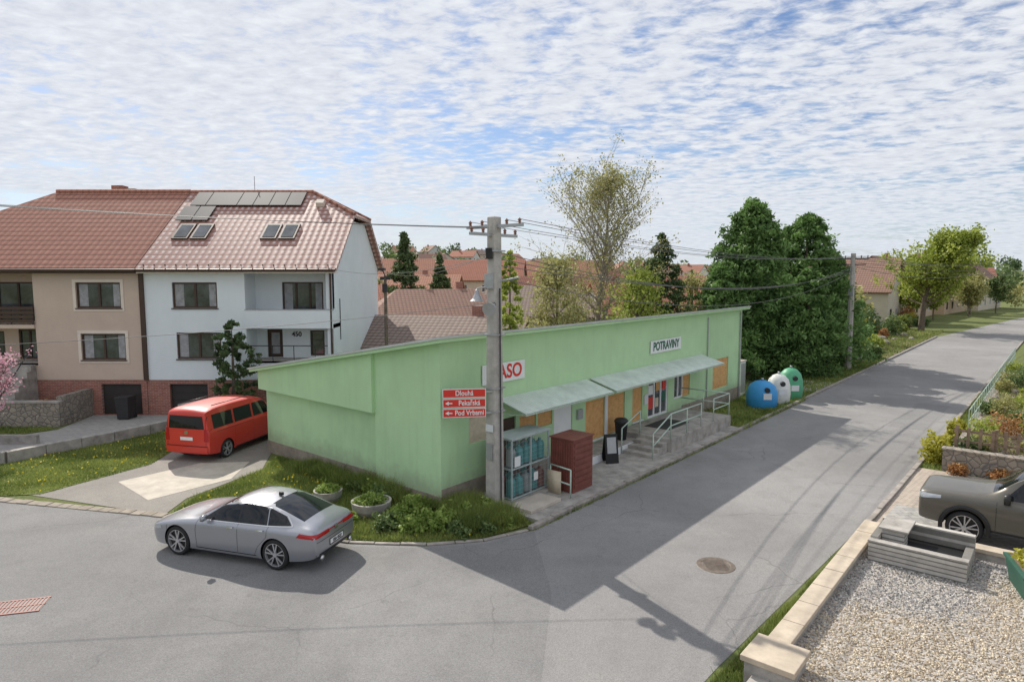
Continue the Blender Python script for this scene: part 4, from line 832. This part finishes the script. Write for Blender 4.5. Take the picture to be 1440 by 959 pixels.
# ---------------------------------------------------------------- grass + weeds
verge=[(.9,-2.65),(-.7,-2.25),(-1.85,-1.35),(-2.95,.2),(-4.1,3.0),(-5.0,5.6),(-4.0,6.4),(-1.3,7.4),(0,8.6),(.15,3),(-.05,-.05),(.95,-.05)]
mb=MB(); mb.poly([F(a,b,.03) for a,b in verge],M['lawn']); mb.build('grass_verge')
grass('verge_grass',sample(F2(verge),56000),.12,.011,M['l_grass'],None,.03)
grass('tall_grass',sample(F2([(-.3,-.1),(-.9,-1.9),(.7,-2.5),(.9,-.2),(0,-.03)]),13000),.36,.013,M['l_grass'],None,.03)
grass('tall_grass',sample(F2([(-.05,0),(-.6,0),(-.7,6.5),(.1,6.5)]),11000),.38,.013,M['l_grass'],None,.03)
for k,(s,w,r) in enumerate(((-1.9,.1,.36),(-2.3,1.2,.25),(-1.0,-.9,.42),(-.3,-1.9,.3),(-1.6,-.6,.38),(-.6,.4,.42),(-2.9,2.2,.2),(.4,-2.0,.3),(-.2,-.9,.36),(-.5,1.9,.4),(-1.3,.3,.34),(.5,-1.2,.35),(-.4,3.2,.3),(-.35,2.5,.35),(-.4,4.6,.3),(-.9,-1.6,.3))): 
    x,y,_=F(s,w); bush('weed_clump',x,y,.0,r,r*1.15,r*.62,1500,.05,M['l_weed'] if k%3 else M['l_bush'],None,.45)
dd=sample(F2(verge),260); leaves('dandelions',np.c_[dd,.10+.06*R.random(260)],.03,M['l_dand'],R.random(260),None,1)
lawn1=[(-14.4,19.6),(-12.75,22.8),(-12.9,25),(-12.2,28),(-14.4,28.3),(-15.9,25.8),(-18,22.7),(-30,19.6),(-30,17.8),(-17.2,19.2)]
mb=MB(); mb.poly([(*p,.02) for p in lawn1],M['lawn']); mb.poly([(-26,28.5,.02),(-20.2,28.5,.02),(-19.8,28,.02),(-22,25.6,.02),(-30,23.1,.02),(-30,28.5,.02)],M['lawn']); mb.poly([(-13.4,28.6,.02),(-10.5,28.6,.02),(-9,36,.02),(-13.3,31,.02)],M['lawn']); mb.build('lawn')
grass('lawn_grass',sample(lawn1,60000),.085,.012,M['l_grass'],None,.02)
grass('lawn_grass',sample([(-26,28.4),(-20.2,28.4),(-19.9,28),(-22,25.7),(-28,23.7)],14000),.08,.015,M['l_grass'],None,.02)
dd=sample(lawn1,600); leaves('dandelions',np.c_[dd,.08+.05*R.random(600)],.03,M['l_dand'],R.random(600),None,1)
side=[(15.3,-2.65),(45,-2.65),(45,4),(22.4,4),(22.4,0),(15.3,0)]
mb=MB(); mb.poly([F(a,b,.03) for a,b in side],M['lawn']); mb.build('grass_verge')
grass('verge_grass',sample(F2(side),34000),.15,.018,M['l_grass'],None,.03)
grass('roadside_grass',sample(F2([(-4.5,-9.1),(-2.2,-9.15),(5.4,-9.48),(5.4,-9.7),(-1.7,-9.7),(-2.6,-9.7),(-4.5,-9.75)]),11000),.12,.011,M['l_grass'],None,.0)
grass('roadside_grass',sample(F2([(13.7,-9.7),(45,-9.9),(45,-10.4),(13.7,-10.3)]),9000),.13,.015,M['l_grass'],None,.0)
mb=MB(); mb.poly([(*p,.036) for p in F2([(27,-2.6),(31,-2.6),(30,3),(26,3)])],M['paveg']); mb.build('footpath')
grass('kerb_weeds',sample(F2([(.5,-2.95),(15,-2.95),(15,-2.86),(.5,-2.86)]),1400),.1,.01,M['l_grass'],None,.006)
grass('kerb_weeds',sample(F2([(15.2,-2.95),(24,-2.95),(24,-2.6),(15.2,-2.0)]),2500),.22,.014,M['l_grass'],None,.02)
# ---------------------------------------------------------------- recycling bells
def bell(col,s,w,r=.62,h=1.55):
    e=E('recycling_container',F(s,w,.03)); m_=mat('bin_plastic_mat',col,.5,0,.08,2); mb=MB()
    mb.lathe((0,0,0),[(r*.86,0),(r*.95,.1),(r,.5),(r*.97,h*.6),(r*.8,h*.82),(r*.5,h*.95),(r*.2,h),(0,h)],m_,28); mb.box(-.05,.05,-.05,.05,h,h+.12,M['steel']); mb.build('shell',e,True)
    mb=MB(); mb.cyl((0,-r*.6,h*.72),(0,-r*.98,h*.70),.13,.13,M['dark'],14); mb.box(-.2,.2,-r-.01,-r+.06,.5,.8,M['offw']); mb.build('port',e)
bell((.05,.32,.68),20.6,-1.75,.76,1.35); bell((.75,.76,.72),22.3,-2.0,.6,1.5); bell((.10,.40,.22),23.9,-2.1,.64,1.65)
kb=E('electrical_cabinet',F(20.2,.6,0),YAW); mb=MB(); mb.box(2.6,3.3,-.4,.4,0,1.9,M['offw']); mb.box(2.55,3.35,-.45,.45,1.902,1.96,M['concl']); mb.box(2.65,3.25,-.425,-.403,.2,1.8,M['steel']); mb.build('cabinet',kb)
# ---------------------------------------------------------------- trees
for k,(s,w,h,r,n) in enumerate(((30.5,2.6,11.4,3.5,28000),(38.2,1.5,11.0,3.7,28000),(27.6,3.2,7.4,2.6,13000),(33.5,-.1,7.0,2.7,13000),(41.5,.4,8.0,2.7,11000),(34.5,4.5,10.2,3.0,14000))):
    x,y,_=F(s,w); conifer('conifer_tree',x,y,0,h,r,n,.15,M['l_con'],k+2,.5,.1)
tree('birch_tree',5.5,42,0,13.0,4.1,M['l_spring'],14000,.06,5,M['barkl'],.2,1.15,44,None,.2,.18,9)
conifer('spruce_tree',10.2,45.5,0,9.4,2.4,13000,.13,M['l_dark'],11,.7,.2)
conifer('spruce_tree',8.4,44.5,0,6.8,1.8,7000,.13,M['l_dark'],12,.7,.2)
conifer('columnar_cypress',-.1,33,0,7.9,.55,7000,.09,M['l_fresh'],13,.5,.0,.02,True)
tree('garden_tree',2.2,36,0,7.6,2.0,M['l_spring'],6000,.08,8,M['bark'],.25,.9,16,None,.1); tree('garden_tree',6.5,35,0,6.8,1.7,M['l_fresh'],4000,.08,9,M['bark'],.25,.9,14,None,.1); tree('garden_tree',13.5,47,0,6.5,2.0,M['l_spring'],2500,.1,19,M['bark'],.25,.9,14,None,.1)
bush('hedge',4,34,0,4.5,1.2,2.2,14000,.09,M['l_spring']); bush('hedge',-2,39,0,3,1.2,2.0,8000,.1,M['l_bush'])
x,y,_=F(78,-.2); tree('roadside_tree',x,y,0,12.4,5.0,M['l_fresh'],20000,.15,15,M['bark'],.24,.42,34,lambda t:(1-t)**.45*(.75+.35*math.sin(t*17)),.36,.34,7,.12)
conifer('spruce_tree',-10.0,62,0,10.5,2.6,9000,.2,M['l_dark'],21,.95,.25); conifer('spruce_tree',-7.4,68,0,8.6,2.2,6000,.2,M['l_dark'],22,.95,.25)
conifer('dark_juniper',-12.6,29.6,0,4.6,.85,7000,.09,M['l_dark'],23,.5,.0,.02,True)
tree('magnolia_tree',-20.3,24.5,0,3.7,1.15,M['l_pink'],3600,.05,24,M['bark'],.35,.7,14,None,.06,.12)
for k,(x,y,r) in enumerate(((-11.2,33,.9),(-9.3,34,1.0),(-21.5,29.6,.5),(-23,29.8,.6))): bush('garden_shrub',x,y,0,r,r,r*1.0,2500,.08,M['l_bush'] if k!=2 else M['l_rust'])
for k in range(44):
    s=random.uniform(42,92); w=random.uniform(-1.8,8) if s<62 else random.uniform(.5,4); x,y,_=F(s,w); r=random.uniform(.35,1.1); bush('garden_shrub',x,y,0,r,r,r*random.uniform(.6,1.3),1100,.11,random.choice([M['l_bush'],M['l_yel'],M['l_fresh'],M['l_rust'],M['l_con']]))
mb=MB()
for k in range(60):
    s=random.uniform(42,75); w=random.uniform(-1.6,7); x,y,_=F(s,w); r=random.uniform(.15,.5); mb.lathe((x,y,0),[(r,-.05),(r*.9,r*.5),(r*.4,r*.8),(0,r*.8)],M['stone'],6,random.uniform(.7,1.4),1)
mb.build('garden_rocks')
mb=MB(); mb.poly([F(44,-2.5,.02),F(78,-2.5,.02),F(78,7,.02),F(48,9,.02)],M['soil']); mb.build('rockery_bed')
grass('ground_cover',np.c_[sample(F2([(44,-2.5),(78,-2.5),(78,7),(48,9)]),16000),np.full(16000,.02)],.2,.04,M['l_grass'])
for k in range(14):
    s=46+k*4.5; x,y,_=F(s,-12.5-random.random()*4-(s-40)*.06); r=random.uniform(.6,1.5); bush('garden_shrub',x,y,.3,r,r,r*.8,1200,.12,random.choice([M['l_bush'],M['l_yel'],M['l_rust'],M['l_con']]))
for k,(s,w) in enumerate(((100,1.5),(112,-1.5),(126,-4),(92,3.2),(120,-1))): x,y,_=F(s,w); tree('street_tree',x,y,0,random.uniform(4.5,6.5),2.2,random.choice([M['l_fresh'],M['l_spring'],M['l_bush']]),3500,.16,40+k,M['bark'],.3,.8,14,None,.1,.3,5)
# ---------------------------------------------------------------- background village
def hill(x,y): return 15*math.exp(-(((x+70)/130)**2+((y-420)/130)**2))+10*math.exp(-(((x-330)/160)**2+((y-520)/160)**2))
vw=[mat('village_wall_%d'%i,c,.9,0,.06,1) for i,c in enumerate([(.66,.60,.50),(.72,.70,.66),(.60,.47,.34),(.62,.62,.60),(.68,.54,.42)])]
vr=[tilemat('village_roof_%d'%i,c,tuple(x*.8 for x in c),.8,.2) for i,c in enumerate([(.50,.22,.15),(.42,.20,.145),(.36,.22,.17),(.34,.26,.22),(.56,.28,.19)])]
def vhouse(x,y,L,D,h,rh,rot,wm,rm,z=0,name='village_house',hip=0,ww=1.2):
    e=E(name,(x,y,z),rot); mb=MB(); l=L/2;d=D/2
    for (P_,u_,LL) in(((-l,-d),(1,0),L),((l,-d),(0,1),D),((l,d),(-1,0),L),((-l,d),(0,-1),D)):
        hs=[]; fl=1 if h<4.5 else 2; nw=max(1,int(LL/3.3))
        for f_ in range(fl):
            for k in range(nw):
                c=LL*(k+.5)/nw+random.uniform(-.3,.3); z_=.8+f_*(h/fl); hs.append((c-ww/2,c+ww/2,z_,z_+1.25))
        mb.wall(P_,u_,LL,0,h,hs,.12,wm)
        for q in hs: mb.win(P_,u_,q,.1,M['offw'] if random.random()<.6 else M['brown'],M['glass'],1,.09)
    if not hip:
        for sx in(-l,l): mb.poly([(sx,-d,h),(sx,d,h),(sx,0,h+rh*d/(d+.5))],wm)
    mb.box(l*.3,l*.3+.6,.4,1.0,h,h+rh+.6,M['brickr']); mb.build('walls',e)
    o_=.5; e0=h; lx=l+.4; r_=lx-hip
    ps=[[(-lx,-d-o_,e0),(lx,-d-o_,e0),(r_,0,h+rh),(-r_,0,h+rh)],[(lx,d+o_,e0),(-lx,d+o_,e0),(-r_,0,h+rh),(r_,0,h+rh)]]
    if hip: ps+=[[(lx,-d-o_,e0),(lx,d+o_,e0),(r_,0,h+rh)],[(-lx,d+o_,e0),(-lx,-d-o_,e0),(-r_,0,h+rh)]]
    roofpart('roof',ps,rm,e,.18); return e
vhouse(-3.8,39.5,9,7,2.6,1.6,math.radians(-12),vw[2],vr[3],0,'low_outbuilding')
vhouse(-6.5,57,12,9,3.0,2.4,math.radians(15),vw[0],vr[2],0,hip=3); vhouse(2,62,13,9,3.0,2.6,math.radians(-8),vw[1],vr[3],0,hip=3); vhouse(-16,66,11,9,3,2.6,math.radians(20),vw[4],vr[0],0)
vhouse(14,66,12,9,3,3.0,math.radians(8),vw[1],vr[0],0); vhouse(24,70,12,9,3,3.0,math.radians(30),vw[0],vr[3],0); vhouse(20,90,13,9,3.2,3.2,math.radians(-20),vw[3],vr[1]); vhouse(34,88,12,9,3.2,3.2,math.radians(40),vw[1],vr[0])
vhouse(-14,88,14,10,3.4,3.2,math.radians(-5),vw[3],vr[4]); vhouse(4,92,13,9,3.2,3.2,math.radians(15),vw[0],vr[1])
vhouse(-19,112,14,10,5.6,3.6,math.radians(5),vw[1],vr[4]); vhouse(-6,118,16,10,5.6,3.6,math.radians(-6),vw[4],vr[0]); vhouse(-28,125,14,10,5.6,3.6,math.radians(12),vw[0],vr[1]); vhouse(9,128,16,10,5.6,3.6,math.radians(4),vw[3],vr[4])
for k,(s,w_,L,h,rh,ro) in enumerate(((75,15,12,3.3,3.6,0),(90,10.5,12,4.3,4.6,1),(106,9.0,16,4.4,5.0,0),(124,6.5,15,4.8,5.2,0),(143,3.0,18,4.4,5.2,0),(62,27,12,3.2,3.4,0))):
    x,y,_=F(s,w_); vhouse(x,y,L,10,h,rh,YAW+(math.pi/2 if ro else 0)-.03*k,vw[(2,0,4,2,0,1)[k]],vr[(4,2,2,1,2,0)[k]],0,'street_house')
for k,(s,w_,L) in enumerate(((95,-34,14),(120,-36,14),(145,-42,14))):
    x,y,_=F(s,w_); vhouse(x,y,L,10,4,4,YAW,vw[k],vr[k])
rr=random.Random(8)
for k in range(70):
    x=rr.uniform(-190,150); y=rr.uniform(135,420)
    if abs(x)>y*.75: continue
    z=hill(x,y)-.3; vhouse(x,y,rr.uniform(10,15),9,rr.choice([3.4,5.6,5.6]),rr.uniform(3,4),rr.uniform(0,3.1),rr.choice(vw),rr.choice(vr),z)
def hills(name,y0,pts,m,depth=600):
    vs=[];fs=[];n=len(pts)
    for x,h in pts: vs+=[(x,y0-depth*.5,-2),(x,y0,h),(x,y0+depth,-2)]
    for i in range(n-1):
        a=i*3;b=a+3; fs+=[(a,b,b+1,a+1),(a+1,b+1,b+2,a+2)]
    mb=MB(); mb.add(vs,fs,m); return mb.build(name,None,True)
hm1=mat('far_hill_mat',(.22,.29,.22),1,0,.15,.004,col2=(.32,.36,.22)); hm2=mat('farther_hill_mat',(.34,.42,.46),1,0,.08,.003,col2=(.37,.44,.46))  # distance haze put into the hill colours as blue-grey
hills('hills',1500,[(x,14+13*math.sin(x*.0031+1)+7*math.sin(x*.0083)+ (5*math.sin(x*.02))) for x in range(-2600,2601,60)],hm1)
hills('distant_hills',3200,[(x,40+30*math.sin(x*.0013+2.2)+14*math.sin(x*.0041)) for x in range(-4200,4201,120)],hm2,900)
vs=[];fs=[];n=40
for i in range(n+1):
    for j in range(n+1):
        x=-420+i*900/n; y=220+j*500/n; vs.append((x,y,hill(x,y)-.25))
for i in range(n):
    for j in range(n): a=i*(n+1)+j; fs.append((a,a+1,a+n+2,a+n+1))
mb=MB(); mb.add(vs,fs,M['ground']); mb.build('hillside',None,True)
def mass(name,N,xr,yr,hr,m,lf,per,seed):
    rg=np.random.default_rng(seed); X=rg.uniform(*xr,N); Y=rg.uniform(*yr,N); k=np.abs(X)<Y*.95; X=X[k];Y=Y[k]; N=len(X)
    Hh=rg.uniform(*hr,N); Z=np.array([hill(a,b) for a,b in zip(X,Y)]); idx=np.repeat(np.arange(N),per)
    d=rg.normal(size=(N*per,3)); d/=np.linalg.norm(d,axis=1)[:,None]; r=rg.random(N*per)**.4
    C=np.c_[X[idx],Y[idx],Z[idx]+Hh[idx]*.52]+d*r[:,None]*np.c_[Hh[idx]*.36,Hh[idx]*.36,Hh[idx]*.48]
    tone=rg.random(N)*.6; leaves(name,C,lf,m,tone[idx]+.3*rg.random(N*per)+.15*d[:,2])  # random tone per tree, with crown tops painted lighter
mass('distant_trees',55,(-160,150),(85,230),(3.5,7.5),M['l_bush'],.3,420,1); mass('distant_trees',50,(-160,150),(75,240),(3.5,7),M['l_spring'],.3,350,2)
mass('distant_trees',420,(-420,500),(240,650),(6,12),M['l_bush'],.9,90,3); mass('distant_trees',200,(-300,400),(240,600),(6,13),M['l_dark'],.9,90,4)
mass('distant_trees',500,(-1200,1200),(750,1400),(9,16),M['l_bush'],2.0,40,5)
mass('garden_trees',26,(-30,35),(50,85),(2.5,4.6),M['l_bush'],.17,700,6)
# ---------------------------------------------------------------- light, sky
D=Vector((-.505*math.cos(math.radians(40)),.863*math.cos(math.radians(40)),math.sin(math.radians(40))))
sun=bpy.data.lights.new('sun','SUN'); sun.energy=5.0; sun.angle=math.radians(.5); sun.color=(1,.94,.85); so=bpy.data.objects.new('sun',sun); COL.objects.link(so); so.rotation_euler=D.to_track_quat('Z','Y').to_euler(); so.location=(-20,30,40)
wd=bpy.data.worlds.new('World'); scene.world=wd; wd.use_nodes=True; nt=wd.node_tree; bg=nt.nodes['Background']
sky=nd(nt,'ShaderNodeTexSky',sky_type='NISHITA'); sky.sun_disc=False; sky.sun_elevation=math.radians(40); sky.sun_rotation=math.radians(-30.3); sky.air_density=1.0; sky.dust_density=.6; sky.ozone_density=1.5
tc=nd(nt,'ShaderNodeTexCoord'); sp=nd(nt,'ShaderNodeSeparateXYZ'); nt.links.new(tc.outputs['Generated'],sp.inputs[0])
zc=mth(nt,'ADD',mth(nt,'MAXIMUM',sp.outputs[2],0.0),.075)
cx=mth(nt,'DIVIDE',sp.outputs[0],zc); cy=mth(nt,'DIVIDE',sp.outputs[1],zc)
cb=nd(nt,'ShaderNodeCombineXYZ'); nt.links.new(cx,cb.inputs[0]); nt.links.new(cy,cb.inputs[1])
mp=nd(nt,'ShaderNodeMapping'); mp.inputs['Rotation'].default_value=(0,0,math.radians(35)); mp.inputs['Scale'].default_value=(1.0,1.25,1); nt.links.new(cb.outputs[0],mp.inputs[0]); pv=mp.outputs[0]
n1=noise(nt,pv,.38,4,.5,.3); n2=noise(nt,pv,9.5,4,.6,.25); n3=noise(nt,pv,1.5,4,.5,.2)
wv=nd(nt,'ShaderNodeTexWave',wave_type='BANDS',bands_direction='DIAGONAL'); wv.inputs['Scale'].default_value=1.3; wv.inputs['Distortion'].default_value=5; wv.inputs['Detail'].default_value=3; nt.links.new(pv,wv.inputs[0])
s_=mth(nt,'ADD',mth(nt,'ADD',mth(nt,'MULTIPLY',n1,.75),mth(nt,'MULTIPLY',wv.outputs[1],.07)),mth(nt,'ADD',mth(nt,'MULTIPLY',n2,.66),mth(nt,'MULTIPLY',n3,.40)))
cl=ramp(nt,s_,.71,.98); cl.node.color_ramp.interpolation='EASE'
shade=ramp(nt,n2,.3,.72,(6.2,6.5,7.2),(8.4,8.6,9.0))
skc=mixc(nt,1.0,sky.outputs[0],(.78,.85,1.0),'MULTIPLY')
mixed=mixc(nt,mth(nt,'MULTIPLY',cl,.95),skc,shade)
hz=ramp(nt,sp.outputs[2],.0,.16,(1,1,1),(0,0,0)); mixed=mixc(nt,mth(nt,'MULTIPLY',hz,.5),mixed,(6.4,7.1,8.0))
up=ramp(nt,sp.outputs[2],.42,.8,(1,1,1),(1.2,1.19,1.17));  # unseen sky overhead brightened to add fill light
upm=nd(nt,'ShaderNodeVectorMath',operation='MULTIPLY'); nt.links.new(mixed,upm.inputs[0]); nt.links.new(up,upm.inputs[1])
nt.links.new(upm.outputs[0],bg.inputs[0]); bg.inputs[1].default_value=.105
# ---------------------------------------------------------------- camera
cam=bpy.data.cameras.new('camera'); cam.sensor_width=36; cam.lens=23.25; cam.clip_end=12000; cam.clip_start=.1
co=bpy.data.objects.new('camera',cam); COL.objects.link(co); co.location=(0,0,6.7); co.rotation_euler=(math.radians(90-5.8),0,0); scene.camera=co
scene.view_settings.view_transform='Standard'; scene.view_settings.look='None'; scene.view_settings.exposure=0
